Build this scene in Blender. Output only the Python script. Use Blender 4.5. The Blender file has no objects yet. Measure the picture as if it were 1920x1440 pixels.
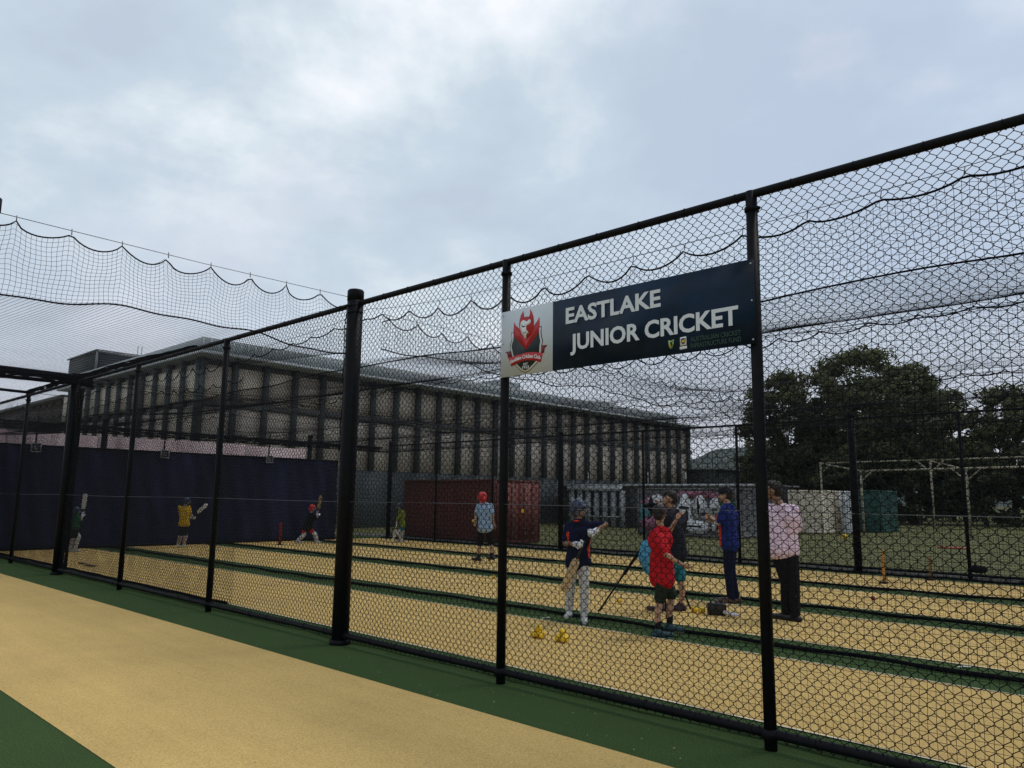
import bpy, math, random
import numpy as np
from mathutils import Matrix, Vector
random.seed(7); rng = np.random.default_rng(7)
C = bpy.context.scene.collection
S = bpy.context.scene

# ------------------------------------------------------------------ camera
FOC, PITCH, YAW, ROLL = 1408.64/1920*36.0, 0.15018, 0.75276, 0.01353
cam = bpy.data.cameras.new("camera"); camo = bpy.data.objects.new("camera", cam); C.objects.link(camo)
cy, sy = math.cos(YAW), math.sin(YAW)
fw = Vector((-sy*math.cos(PITCH), cy*math.cos(PITCH), math.sin(PITCH)))
rt = Vector((cy, sy, 0)); up = rt.cross(fw)
r2 = rt*math.cos(ROLL)+up*math.sin(ROLL); u2 = -rt*math.sin(ROLL)+up*math.cos(ROLL)
M = Matrix((r2, u2, -fw)).transposed().to_4x4(); M.translation = Vector((0, -4.9595, 1.6))
camo.matrix_world = M
cam.lens = FOC; cam.sensor_width = 36; cam.clip_start = 0.05; cam.clip_end = 5000
S.camera = camo

# ------------------------------------------------------------------ sky, sun, exposure
SUN_EL, SUN_AZ = math.radians(62), math.radians(20)      # azimuth measured from +Y towards +X
w = bpy.data.worlds.new("World"); S.world = w; w.use_nodes = True
nt = w.node_tree; nt.nodes.clear()
def N(t, **k):
    n = nt.nodes.new(t)
    for a, b in k.items(): setattr(n, a, b)
    return n
L = lambda a, b: nt.links.new(a, b)
out = N('ShaderNodeOutputWorld'); bg = N('ShaderNodeBackground'); bg2 = N('ShaderNodeBackground'); add = N('ShaderNodeAddShader')
sky = N('ShaderNodeTexSky'); sky.sky_type = 'NISHITA'; sky.sun_disc = False; sky.sun_elevation = SUN_EL; sky.sun_rotation = SUN_AZ
sky.air_density = 1.5; sky.dust_density = 3.0
tc = N('ShaderNodeTexCoord')
mp = N('ShaderNodeMapping'); mp.inputs['Scale'].default_value = (1.0, 1.0, 1.7)
mp.inputs['Location'].default_value = (0.3, 0.1, 0.75); L(tc.outputs['Generated'], mp.inputs['Vector'])
n1 = N('ShaderNodeTexNoise'); n1.inputs['Scale'].default_value = 2.3; n1.inputs['Detail'].default_value = 9; n1.inputs['Roughness'].default_value = 0.56; n1.inputs['Distortion'].default_value = 0.15
L(mp.outputs[0], n1.inputs['Vector'])
n2 = N('ShaderNodeTexNoise'); n2.inputs['Scale'].default_value = 3.4; n2.inputs['Detail'].default_value = 7; n2.inputs['Roughness'].default_value = 0.5
L(mp.outputs[0], n2.inputs['Vector'])
cr = N('ShaderNodeValToRGB'); e = cr.color_ramp.elements
e[0].position = 0.40; e[0].color = (0.48, 0.56, 0.66, 1)
e[1].position = 0.66; e[1].color = (0.88, 0.90, 0.95, 1)
m_ = e.new(0.50); m_.color = (0.54, 0.63, 0.72, 1)
m_ = e.new(0.56); m_.color = (0.65, 0.73, 0.79, 1)
L(n1.outputs['Fac'], cr.inputs['Fac'])
# heavier blue-grey cloud bank towards the field side (+Y / +X)
dot = N('ShaderNodeVectorMath', operation='DOT_PRODUCT'); L(tc.outputs['Generated'], dot.inputs[0]); dot.inputs[1].default_value = (0.30, 0.90, 0.02)
mr = N('ShaderNodeMapRange'); mr.inputs['From Min'].default_value = 0.30; mr.inputs['From Max'].default_value = 0.98; mr.interpolation_type = 'SMOOTHSTEP'
L(dot.outputs['Value'], mr.inputs['Value'])
bank = N('ShaderNodeMixRGB'); bank.inputs[2].default_value = (0.39, 0.48, 0.66, 1)
mul = N('ShaderNodeMath', operation='MULTIPLY'); mul.inputs[1].default_value = 0.60; L(mr.outputs[0], mul.inputs[0])
L(mul.outputs[0], bank.inputs[0]); L(cr.outputs[0], bank.inputs[1])
# brighter strip of thin cloud low over the horizon
sep = N('ShaderNodeSeparateXYZ'); L(tc.outputs['Generated'], sep.inputs[0])
hz = N('ShaderNodeMapRange'); hz.inputs['From Min'].default_value = 0.30; hz.inputs['From Max'].default_value = 0.0
hz.inputs['To Min'].default_value = 0.0; hz.inputs['To Max'].default_value = 0.85; hz.interpolation_type = 'SMOOTHSTEP'
L(sep.outputs['Z'], hz.inputs['Value'])
hm = N('ShaderNodeMixRGB'); hm.inputs[2].default_value = (0.80, 0.84, 0.95, 1); L(hz.outputs[0], hm.inputs[0]); L(bank.outputs[0], hm.inputs[1])
# soft rosy-white patches
rp = N('ShaderNodeMapRange'); rp.inputs['From Min'].default_value = 0.56; rp.inputs['From Max'].default_value = 0.70; rp.inputs['To Max'].default_value = 0.40; rp.interpolation_type = 'SMOOTHSTEP'
L(n2.outputs['Fac'], rp.inputs['Value'])
rm = N('ShaderNodeMixRGB'); rm.inputs[2].default_value = (0.76, 0.77, 0.85, 1); L(rp.outputs[0], rm.inputs[0]); L(hm.outputs[0], rm.inputs[1])
L(rm.outputs[0], bg.inputs['Color']); bg.inputs['Strength'].default_value = 1.06
L(sky.outputs[0], bg2.inputs['Color']); bg2.inputs['Strength'].default_value = 0.006
L(bg.outputs[0], add.inputs[0]); L(bg2.outputs[0], add.inputs[1]); L(add.outputs[0], out.inputs['Surface'])
sl = bpy.data.lights.new("sun", 'SUN'); sl.energy = 1.2; sl.angle = math.radians(14); sl.color = (1.0, 0.95, 0.87)
slo = bpy.data.objects.new("sun", sl); C.objects.link(slo)
sd = Vector((math.sin(SUN_AZ)*math.cos(SUN_EL), math.cos(SUN_AZ)*math.cos(SUN_EL), math.sin(SUN_EL)))
slo.rotation_euler = sd.to_track_quat('Z', 'Y').to_euler()
S.view_settings.view_transform = 'Standard'; S.view_settings.look = 'None'; S.view_settings.exposure = 0.0; S.view_settings.gamma = 1.0
S.view_settings.use_curve_mapping = False
S.cycles.max_bounces = 5; S.cycles.diffuse_bounces = 3; S.cycles.glossy_bounces = 2

# ------------------------------------------------------------------ materials
MATS = {}
def mat(name, col, rough=0.7, metal=0.0, var=0.0, scale=8.0, bump=0.0, bscale=60.0, col2=None, detail=4, spec=0.4, stretch=None):
    if name in MATS: return MATS[name]
    m = bpy.data.materials.new(name); m.use_nodes = True; t = m.node_tree; b = t.nodes['Principled BSDF']
    b.inputs['Roughness'].default_value = rough; b.inputs['Metallic'].default_value = metal
    b.inputs['Specular IOR Level'].default_value = spec
    b.inputs['Base Color'].default_value = (*col, 1)
    co = t.nodes.new('ShaderNodeTexCoord'); src = co.outputs['Object']
    if stretch:
        mm = t.nodes.new('ShaderNodeMapping'); mm.inputs['Scale'].default_value = stretch; t.links.new(src, mm.inputs[0]); src = mm.outputs[0]
    if var > 0 or col2:
        n = t.nodes.new('ShaderNodeTexNoise'); n.inputs['Scale'].default_value = scale; n.inputs['Detail'].default_value = detail
        n.inputs['Roughness'].default_value = 0.62; t.links.new(src, n.inputs['Vector'])
        r = t.nodes.new('ShaderNodeValToRGB'); el = r.color_ramp.elements
        el[0].position = 0.33; el[1].position = 0.68
        a = col2 if col2 else tuple(c*(1-var) for c in col)
        bb = col if col2 else tuple(min(1, c*(1+var)) for c in col)
        el[0].color = (*a, 1); el[1].color = (*bb, 1)
        t.links.new(n.outputs['Fac'], r.inputs[0]); t.links.new(r.outputs[0], b.inputs['Base Color'])
    if bump > 0:
        n = t.nodes.new('ShaderNodeTexNoise'); n.inputs['Scale'].default_value = bscale; n.inputs['Detail'].default_value = 3
        t.links.new(src, n.inputs['Vector'])
        bp = t.nodes.new('ShaderNodeBump'); bp.inputs['Strength'].default_value = bump; bp.inputs['Distance'].default_value = 0.02
        t.links.new(n.outputs['Fac'], bp.inputs['Height']); t.links.new(bp.outputs[0], b.inputs['Normal'])
    MATS[name] = m; return m

def turf_mat(name, col, grain, specks, stain):
    """short synthetic turf: fine grain, drifting sand, faint scuffs, sparse grit"""
    m = bpy.data.materials.new(name); m.use_nodes = True; t = m.node_tree; b = t.nodes['Principled BSDF']
    b.inputs['Roughness'].default_value = 0.95; b.inputs['Specular IOR Level'].default_value = 0.12
    def n_(ty, **k):
        n = t.nodes.new(ty)
        for a, v in k.items(): setattr(n, a, v)
        return n
    co = n_('ShaderNodeTexCoord').outputs['Object']
    def noise(sc, det, ro, vec=co):
        n = n_('ShaderNodeTexNoise'); n.inputs['Scale'].default_value = sc; n.inputs['Detail'].default_value = det; n.inputs['Roughness'].default_value = ro
        t.links.new(vec, n.inputs['Vector']); return n.outputs['Fac']
    def rng_(v, a, b_, c, d):
        r = n_('ShaderNodeMapRange'); r.inputs['From Min'].default_value = a; r.inputs['From Max'].default_value = b_
        r.inputs['To Min'].default_value = c; r.inputs['To Max'].default_value = d; t.links.new(v, r.inputs['Value']); return r.outputs[0]
    def mix(f, a, b_, mode='MIX'):
        x = n_('ShaderNodeMixRGB', blend_type=mode)
        for s, v in ((0, f), (1, a), (2, b_)):
            if isinstance(v, (int, float)): x.inputs[s].default_value = v
            elif isinstance(v, tuple): x.inputs[s].default_value = (*v, 1)
            else: t.links.new(v, x.inputs[s])
        return x.outputs[0]
    g1 = rng_(noise(230, 2, 0.7), 0.3, 0.7, 1-grain, 1+grain)
    g2 = rng_(noise(75, 3, 0.75), 0.3, 0.7, 1-grain*0.95, 1+grain*0.95)
    g3 = rng_(noise(0.9, 5, 0.6), 0.32, 0.68, 0.94, 1.05)
    mm = n_('ShaderNodeMapping'); mm.inputs['Scale'].default_value = (0.35, 3.2, 1); t.links.new(co, mm.inputs[0])
    g4 = rng_(noise(1.6, 4, 0.65, mm.outputs[0]), 0.3, 0.7, 0.95, 1.05)
    c = mix(1.0, col, g1, 'MULTIPLY'); c = mix(1.0, c, g2, 'MULTIPLY'); c = mix(1.0, c, g3, 'MULTIPLY'); c = mix(1.0, c, g4, 'MULTIPLY')
    st = rng_(noise(0.55, 4, 0.55), 0.58, 0.74, 0, 0.34); c = mix(st, c, stain)
    v = n_('ShaderNodeTexVoronoi'); v.inputs['Scale'].default_value = 5.0; t.links.new(co, v.inputs['Vector'])
    near = n_('ShaderNodeMath', operation='LESS_THAN'); t.links.new(v.outputs['Distance'], near.inputs[0]); near.inputs[1].default_value = 0.034
    sp = n_('ShaderNodeSeparateColor'); t.links.new(v.outputs['Color'], sp.inputs[0])
    pick = n_('ShaderNodeMath', operation='GREATER_THAN'); t.links.new(sp.outputs[0], pick.inputs[0]); pick.inputs[1].default_value = 0.72
    both = n_('ShaderNodeMath', operation='MULTIPLY'); t.links.new(near.outputs[0], both.inputs[0]); t.links.new(pick.outputs[0], both.inputs[1])
    c = mix(both.outputs[0], c, specks)
    t.links.new(c, b.inputs['Base Color'])
    bp = n_('ShaderNodeBump'); bp.inputs['Strength'].default_value = 0.6; bp.inputs['Distance'].default_value = 0.008
    t.links.new(noise(260, 2, 0.7), bp.inputs['Height']); t.links.new(bp.outputs[0], b.inputs['Normal'])
    return m
TAN = turf_mat('tan_turf', (0.575, 0.395, 0.148), 0.28, (0.09, 0.065, 0.04), (0.40, 0.25, 0.14))
GREEN = turf_mat('green_turf', (0.042, 0.076, 0.024), 0.55, (0.30, 0.36, 0.22), (0.03, 0.085, 0.03))
BLACK = mat('black_powder_coat', (0.006, 0.0065, 0.008), 0.5, var=0.25, scale=20, spec=0.08)
WIRE = mat('black_pvc_wire', (0.006, 0.007, 0.009), 0.6, spec=0.12)
CORD = mat('black_net_cord', (0.009, 0.009, 0.012), 0.95, spec=0.05)
ROPE = mat('black_rope', (0.008, 0.008, 0.011), 0.95, bump=0.5, bscale=300, spec=0.05)
CABLE = mat('steel_cable', (0.16, 0.17, 0.18), 0.4, metal=0.7)

# ------------------------------------------------------------------ mesh helpers
ORG = {}
class Acc:
    def __init__(s): s.v = []; s.idx = []; s.cnt = []; s.n = 0
    def add(s, V, F):
        V = np.asarray(V, float).reshape(-1, 3)
        if isinstance(F, np.ndarray):
            s.idx.append((F+s.n).ravel()); s.cnt.append(np.full(len(F), F.shape[1], int))
        else:
            s.idx.append(np.array([i+s.n for f in F for i in f], int)); s.cnt.append(np.array([len(f) for f in F], int))
        s.v.append(V); s.n += len(V); return s
    def box(s, x0, x1, y0, y1, z0, z1):
        V = [(x, y, z) for z in (z0, z1) for y in (y0, y1) for x in (x0, x1)]
        return s.add(V, [(0,2,3,1),(4,5,7,6),(0,1,5,4),(2,6,7,3),(0,4,6,2),(1,3,7,5)])
    def tube(s, pts, r, n=8, cap=True, rs=None):
        P = np.asarray(pts, float); m = len(P)
        T = np.gradient(P, axis=0); T /= np.linalg.norm(T, axis=1)[:, None]+1e-12
        ref = np.array([0, 0, 1.0]) if abs(T[:, 2]).mean() < 0.8 else np.array([1.0, 0, 0])
        A = np.cross(T, ref); A /= np.linalg.norm(A, axis=1)[:, None]+1e-12; B = np.cross(T, A)
        a = np.arange(n)/n*2*math.pi; R = (np.full(m, r) if rs is None else np.asarray(rs))[:, None, None]
        V = P[:, None, :]+R*(np.cos(a)[None, :, None]*A[:, None, :]+np.sin(a)[None, :, None]*B[:, None, :])
        i = np.arange(m-1)[:, None]*n; j = np.arange(n)[None, :]; k = (j+1) % n
        F = np.stack([i+j, i+k, i+n+k, i+n+j], -1).reshape(-1, 4)
        b0 = s.n; s.add(V, F)
        if cap:
            s.idx.append(np.arange(n)[::-1]+b0); s.cnt.append(np.array([n]))
            s.idx.append(np.arange(n)+b0+(m-1)*n); s.cnt.append(np.array([n]))
        return s
    def sphere(s, c, r, n=12, m=8, sq=(1, 1, 1)):
        V = [(0, 0, 1)]; F = []
        for i in range(1, m):
            t = math.pi*i/m
            for j in range(n): V.append((math.sin(t)*math.cos(2*math.pi*j/n), math.sin(t)*math.sin(2*math.pi*j/n), math.cos(t)))
        V.append((0, 0, -1)); last = len(V)-1
        for j in range(n):
            k = (j+1) % n; F.append((0, 1+j, 1+k))
            for i in range(m-2):
                a = 1+i*n; F.append((a+j, a+n+j, a+n+k, a+k))
            a = 1+(m-2)*n; F.append((a+j, last, a+k))
        V = np.array(V)*r*np.array(sq)+np.array(c); return s.add(V, F)
    def cone(s, p0, p1, r0, r1, n=12):
        p0 = np.array(p0, float); p1 = np.array(p1, float)
        s.sphere(p0, r0, n, 8); s.sphere(p1, r1, n, 8)
        if np.linalg.norm(p1-p0) > 1e-4: s.tube([p0, p0*.5+p1*.5, p1], r0, n, rs=[r0, (r0+r1)/2, r1])
        return s
    def poly(s, pts, y0, y1):
        """outline given in (x, z), extruded from y0 (front) to y1"""
        n = len(pts); V = [(x, y0, z) for x, z in pts]+[(x, y1, z) for x, z in pts]
        a = sum(pts[i][0]*pts[(i+1) % n][1]-pts[(i+1) % n][0]*pts[i][1] for i in range(n))
        f = list(range(n)); g = [n+i for i in range(n)][::-1]
        sd = [(i, n+i, n+(i+1) % n, (i+1) % n) for i in range(n)]
        if a < 0: f = f[::-1]; g = g[::-1]; sd = [q[::-1] for q in sd]
        return s.add(V, [tuple(f), tuple(g)]+sd)
    def mesh(s, name, off=(0, 0, 0)):
        me = bpy.data.meshes.new(name); V = np.concatenate(s.v)-np.array(off)
        idx = np.concatenate(s.idx).astype(np.int32); cnt = np.concatenate(s.cnt).astype(np.int32)
        me.vertices.add(len(V)); me.vertices.foreach_set('co', V.astype(np.float32).ravel())
        me.loops.add(len(idx)); me.loops.foreach_set('vertex_index', idx)
        me.polygons.add(len(cnt)); st = np.zeros(len(cnt), np.int32); st[1:] = np.cumsum(cnt)[:-1]
        me.polygons.foreach_set('loop_start', st)
        me.update(calc_edges=True); me.validate(); return me
    def build(s, name, m, parent=None, smooth=False, bevel=0, local=False, label=None):
        org = (0, 0, 0) if (parent is None or local) else ORG.get(parent.name, (0, 0, 0))
        me = s.mesh(name, org); return link(name, me, m, parent, smooth, bevel, org, label)
def link(name, me, m, parent=None, smooth=False, bevel=0, org=(0, 0, 0), label=None):
    if m is not None: me.materials.append(m)
    if smooth: me.polygons.foreach_set('use_smooth', [True]*len(me.polygons))
    o = bpy.data.objects.new(name, me); C.objects.link(o)
    if parent is not None: o.parent = parent
    ORG[o.name] = tuple(org)
    if bevel:
        b = o.modifiers.new('bevel', 'BEVEL'); b.width = bevel; b.segments = 2; b.limit_method = 'ANGLE'
    if label: o['label'] = label
    return o
def tag(o, label, cat, group=None):
    o['label'] = label; o['category'] = cat
    if group: o['group'] = group
    return o
def struct(o, kind='structure'): o['kind'] = kind; return o
def thing(name, label, cat, loc=(0, 0, 0), rz=0, group=None):
    o = bpy.data.objects.new(name, None); C.objects.link(o); o.location = loc; o.rotation_euler = (0, 0, rz)
    o.empty_display_size = 0.2; ORG[o.name] = tuple(loc); return tag(o, label, cat, group)
def strands(A, P, r, nrm):
    """P: (S, M, 3) polylines -> thin three-sided cords appended to A"""
    P = np.asarray(P, float); Sn, Mn, _ = P.shape
    T = np.gradient(P, axis=1); T /= np.linalg.norm(T, axis=2)[..., None]+1e-12
    nn = np.array(nrm, float); X = np.cross(T, nn); X /= np.linalg.norm(X, axis=2)[..., None]+1e-12; Y = np.cross(T, X)
    a = np.arange(3)/3*2*math.pi+0.5
    V = P[:, :, None, :]+r*(np.cos(a)[None, None, :, None]*X[:, :, None, :]+np.sin(a)[None, None, :, None]*Y[:, :, None, :])
    s_ = (np.arange(Sn)*Mn*3)[:, None, None]; i = (np.arange(Mn-1)*3)[None, :, None]; j = np.arange(3)[None, None, :]; k = (j+1) % 3
    F = np.stack([s_+i+j, s_+i+k, s_+i+3+k, s_+i+3+j], -1).reshape(-1, 4)
    A.add(V.reshape(-1, 3), F)
def net_sheet(A, fn, U, V, ustep, vstep, r, nrm, ru=None):
    uf = np.linspace(U[0], U[-1], max(2, int(abs(U[-1]-U[0])/ustep)+1)); vf = np.linspace(V[0], V[-1], max(2, int(round(1/vstep))+1))
    uu, vv = np.meshgrid(U, vf, indexing='ij'); strands(A, fn(uu, vv), ru or r, nrm)
    vv, uu = np.meshgrid(V, uf, indexing='ij'); strands(A, fn(uu, vv), r, nrm)
def wob(a, b, k=1.0, s=0.0):
    return (np.sin(1.7*a*k+0.9*b*k+s)+0.6*np.sin(3.9*a*k-2.1*b*k+1.3+s)+0.4*np.sin(7.3*a*k+4.4*b*k+2.2+2*s))/2.0
W = 3.366                                           # width of one practice lane

# ------------------------------------------------------------------ setting: ground
def sheet(name, x0, x1, y0, y1, z, m):
    a = Acc(); a.add([(x0,y0,z),(x1,y0,z),(x1,y1,z),(x0,y1,z)], [(0,1,2,3)]); return struct(a.build(name, m))
GRASS = mat('field_grass', (0.17, 0.16, 0.078), 0.95, col2=(0.070, 0.082, 0.030), scale=1.6, bump=0.6, bscale=25, detail=9, spec=0.1)
a = Acc(); n = 40; xs = np.linspace(-1500, 1500, n+1); ys = np.linspace(-1500, 1500, n+1)
V = [(x, y, -0.02) for y in ys for x in xs]; F = [(j*(n+1)+i, j*(n+1)+i+1, (j+1)*(n+1)+i+1, (j+1)*(n+1)+i) for j in range(n) for i in range(n)]
a.add(V, F); struct(a.build('field_ground', GRASS))
sheet('turf_surround', -26.0, 9.0, -9.5, 13.62, 0.0, GREEN)
for k, (y0, y1) in enumerate([(-3.10, -0.75)]+[(k*W+0.54, (k+1)*W-0.50) for k in range(4)]):
    sheet('bowling_strip', -23.9, 9.0, y0, y1, 0.004, TAN)
    for yy in ((y0, y1) if k else ()):
        sheet('seam_line', -23.9, 9.0, yy-0.012, yy+0.012, 0.008, mat('pale_seam_tape', (0.62, 0.56, 0.42), 0.8, var=0.2, scale=3))
for y0 in (-6.47,):
    sheet('bowling_strip', -23.9, 9.0, y0, y0+2.35, 0.004, TAN)
a = Acc(); a.box(-26, 9, 13.62, 13.74, -0.05, 0.10); struct(a.build('concrete_edge', mat('concrete', (0.30, 0.29, 0.27), 0.9, var=0.2, bump=0.3)))
# ------------------------------------------------------------------ far hills
a = Acc(); ang = np.radians(np.linspace(-70, 70, 220)); V = []; F = []
for i, t in enumerate(ang):
    h = 36+14*math.sin(t*7+1)+7*math.sin(t*19)+2.5*math.sin(t*61)+1.2*math.sin(t*143)
    for d, hh in ((620, -2), (700, h*0.55), (820, h), (1000, h*0.7), (1100, -2)):
        V.append((-math.sin(t+0.35)*d, math.cos(t+0.35)*d, hh))
for i in range(len(ang)-1):
    for j in range(4): F.append((i*5+j, i*5+j+1, i*5+6+j, i*5+5+j))
a.add(V, F); struct(a.build('hills', mat('hill_scrub', (0.070, 0.088, 0.082), 0.95, col2=(0.04, 0.053, 0.05), scale=0.03, detail=8), smooth=True))

# ------------------------------------------------------------------ fences
H0 = 3.80
def post(parent, x, y, r, h, thick=False):
    a = Acc(); a.tube([(x, y, -0.02), (x, y, h*0.5), (x, y, h)], r, 20)
    if thick:
        a.tube([(x, y, h-0.10), (x, y, h+0.015), (x, y, h+0.03)], r*1.10, 20, rs=[r*1.045, r*1.045, r*0.93])
        a.tube([(x, y, -0.01), (x, y, 0.05)], r*1.25, 20)
        for zz in (h-0.16, h-0.24): a.tube([(x+(r+0.003)*math.cos(t), y+(r+0.003)*math.sin(t), zz+0.01*math.sin(t)) for t in np.linspace(0, 6.28, 25)], 0.004, 6, cap=False)
    else:
        a.tube([(x, y, h-0.15), (x, y, h-0.12)], r*1.25, 16); a.tube([(x, y, 0.07), (x, y, 0.13)], r*1.45, 16)
        a.sphere((x, y-r*1.35, h-0.135), 0.012, 8, 6); a.sphere((x+r*1.3, y, h-0.135), 0.014, 8, 6)
    return a.build('post', BLACK, parent, smooth=True)
def chain(parent, x0, x1, y, z0, z1, hook=True, h=0.0365, r=0.0029):
    ns = int(round((x1-x0)/h)); nz = int((z1-z0)/h); i = np.arange(ns)[:, None]; j = np.arange(nz+1)[None, :]
    X = x0+(i+((i+j) % 2))*h; side = np.where((i+j) % 2 == 1, 1.0, -1.0); Z = z0+j*h+0*i
    jx = 0.0012*np.sin(X*91.3+Z*57.1); jz = 0.0012*np.sin(X*47.7-Z*83.3)
    Y = y+0.003*np.sin(Z*0.9+X*0.7)+0*X+0.012*wob(X, Z, 0.8)
    if hook:
        P = np.stack([np.stack([X+jx+side*0.0022, Y+side*0.0022, Z+jz-0.0045], -1), np.stack([X+jx+side*0.0022, Y-side*0.0022, Z+jz+0.0045], -1)], 2).reshape(ns, -1, 3)
    else: P = np.stack([X+jx, Y, Z+jz], -1)
    a = Acc(); strands(a, P, r, (0, 1, 0)); return a.build('wire_mesh', WIRE, parent, label=None)
posts = [(-2.292, 0), (-4.734, 0), (-7.163, 1), (-10.297, 0), (-13.529, 0), (-16.753, 1), (-19.977, 0), (-23.2, 0), (0.15, 1), (2.6, 0)]
t = thing('chain_link_fence', 'tall black chain link fence along the near side of the nets, carrying the club banner', 'fence', (-10, 0, 0))
NEARF = t
for x, th in posts: post(t, x, 0, 0.092 if th else 0.041, H0+(0.14 if th else 0.02), th)
sx = sorted(p[0] for p in posts)
for z, nm in ((H0, 'top_rail'), (0.10, 'bottom_rail')):
    a = Acc(); xs = np.linspace(sx[0], sx[-1], 60); a.tube([(x, 0, z) for x in xs], 0.031, 16)
    for x in np.arange(sx[0]+0.2, sx[-1], 0.42):
        a.tube([(x+0.002*k, 0.034*math.cos(q), z+0.034*math.sin(q)) for k, q in enumerate(np.linspace(0, 6.0, 12))], 0.0028, 5, cap=False)
    a.build(nm, BLACK, t, smooth=True)
for p, q in zip(sx[:-1], sx[1:]): chain(t, p+0.04, q-0.04, -0.012, 0.06, H0+0.01)
a = Acc(); a.tube([(x, -0.016, 1.535+0.006*math.sin(x)) for x in np.linspace(sx[0], sx[-1], 60)], 0.0024, 6); a.build('tension_wire', mat('tension_wire', (0.10, 0.10, 0.11), 0.4), t)

HF = 3.56
far = [(-4.0, 0), (-6.25, 1), (-9.16, 0), (-12.05, 0), (-15.1, 1), (-18.1, 0), (-21.0, 0), (-23.75, 1), (-1.1, 0), (1.8, 1)]
t = thing('chain_link_fence', 'black chain link fence along the far side of the nets, before the grass field', 'fence', (-10, 4*W, 0))
for x, th in far: post(t, x, 4*W, 0.085 if th else 0.036, HF+(0.1 if th else 0.0), th)
fx = sorted(p[0] for p in far)
for z, nm in ((HF, 'top_rail'), (0.12, 'bottom_rail'), ):
    a = Acc(); a.tube([(x, 4*W, z) for x in np.linspace(fx[0], fx[-1], 8)], 0.027, 12); a.build(nm, BLACK, t, smooth=True)
chain(t, fx[0]+0.05, fx[-1], 4*W+0.03, 0.06, HF, hook=False, r=0.0021)
# posts of the end bay at the blue screen and the tall post on the near side
for y, lab in ((W-0.2, 'thick black post rising behind the blue screen at its left part'), (2*W, 'thick black post rising behind the middle of the blue screen'), (3*W+0.1, 'thick black post rising behind the right part of the blue screen')):
    a = Acc(); a.tube([(-24.35, y, 0), (-24.35, y, 2), (-24.35, y, 3.75)], 0.085, 16); a.tube([(-24.35, y, 3.7), (-24.35, y, 3.78)], 0.095, 16)
    tag(a.build('net_post', BLACK, smooth=True), lab, 'post', 'posts behind the blue screen')
a = Acc(); a.tube([(-7.2, -3.62, -0.02), (-7.2, -3.62, 3.96)], 0.092, 20); a.tube([(-7.2, -3.62, 3.88), (-7.2, -3.62, 3.99)], 0.10, 20)
tag(a.build('net_post', BLACK, smooth=True), 'top of a thick black post at the left picture edge, holding the net cable', 'post')

# ------------------------------------------------------------------ nets
XL, XR = -23.9, 2.55
def scal(x, off=0.0, step=0.49, sag=0.10):
    k = np.floor((x-off)/step); f = ((x-off)/step) % 1.0; f = f**(1+0.25*np.sin(k*2.3)); return -sag*(0.95+0.45*np.sin(k*12.9898))*(4*f*(1-f))**0.8
def wire_z(x):      # the support cable of the near net droops between the thick posts
    f = ((x+7.163)/7.313) % 1.0; return 3.80-0.20*np.sqrt(np.clip(4*f*(1-f), 0, 1)+0.02)+0.02
def side_net(name, label, y, ztop, off, sag, rope_low, seed, cable_z, ustep=0.07, r=0.0016, seam=None, amp=0.05, XR=2.55):
    t = thing(name, label, 'net', ((XL+XR)/2, y, 0), 0, 'hanging nets between the practice lanes')
    top = (lambda x: ztop(x)+scal(x, off, 0.49, sag)) if callable(ztop) else (lambda x: ztop+scal(x, off, 0.49, sag)+0.03*np.sin(x*0.6+seed))
    def fn(u, v):
        zt = top(u); z = zt*v+0.03*(1-v)
        return np.stack([u+0.012*wob(z, u*0.7, 1.6, seed)+0.006*np.sin(31*z+9*u), y+amp*wob(u, z*0.8, 0.9, seed)*(0.3+np.sin(math.pi*np.clip(v, 0, 1))), z+0.006*np.sin(5*u+seed)], -1)
    a = Acc(); net_sheet(a, fn, np.arange(XL, XR, 0.047), np.linspace(0, 1, 76), ustep, 1/22, r, (0, 1, 0)); a.build('netting', CORD, t)
    xs = np.arange(XL, XR, 0.05)
    a = Acc(); a.tube(np.stack([xs, np.full_like(xs, y)+amp*0.3*wob(xs, top(xs)*0.8, 0.9, seed), top(xs)], -1), 0.0075, 6); a.build('edge_rope', ROPE, t, smooth=True)
    a = Acc(); xs2 = np.arange(XL, XR, 0.15)
    a.tube(np.stack([xs2, y+0.03*wob(xs2, 0*xs2, 1.2, seed), np.full_like(xs2, rope_low)+0.008*np.sin(xs2*4)], -1), 0.021, 8)
    a.tube(np.stack([xs2, y+0.05+0.03*wob(xs2, 0*xs2, 1.1, seed+1), np.full_like(xs2, rope_low-0.004)], -1), 0.014, 8); a.build('weighted_rope', ROPE, t, smooth=True)
    cz = cable_z if callable(cable_z) else (lambda x: cable_z+0*x)
    a = Acc(); a.tube(np.stack([xs2, np.full_like(xs2, y), cz(xs2)], -1), 0.0028, 6); a.build('support_cable', CABLE, t)
    a = Acc()
    k0 = np.arange(math.ceil((XL-off)/0.49), (XR-off)/0.49)
    for k in k0:
        x = off+k*0.49; a.tube([(x, y, float(top(np.array(x)))), (x+0.01, y, float(cz(np.array(x))))], 0.0035, 5)
    a.build('clips', CABLE, t)['kind'] = 'stuff'
    if seam is not None:
        a = Acc(); a.tube(np.stack([xs2, y-0.01+amp*0.9*wob(xs2, 2.4+0*xs2, 0.9, seed), seam+0.035*np.sin(xs2*0.75+1)+0.012*np.sin(xs2*2.9)], -1), 0.0068, 6); a.build('seam_rope', ROPE, t, smooth=True)
    return t
side_net('cricket_net', 'black square-mesh net hung on clips just behind the near chain link fence', 0.17, lambda x: wire_z(x)-0.055, -7.163+0.30, 0.10, 0.05, 0.3, wire_z, ustep=0.06, seam=3.06)
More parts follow.
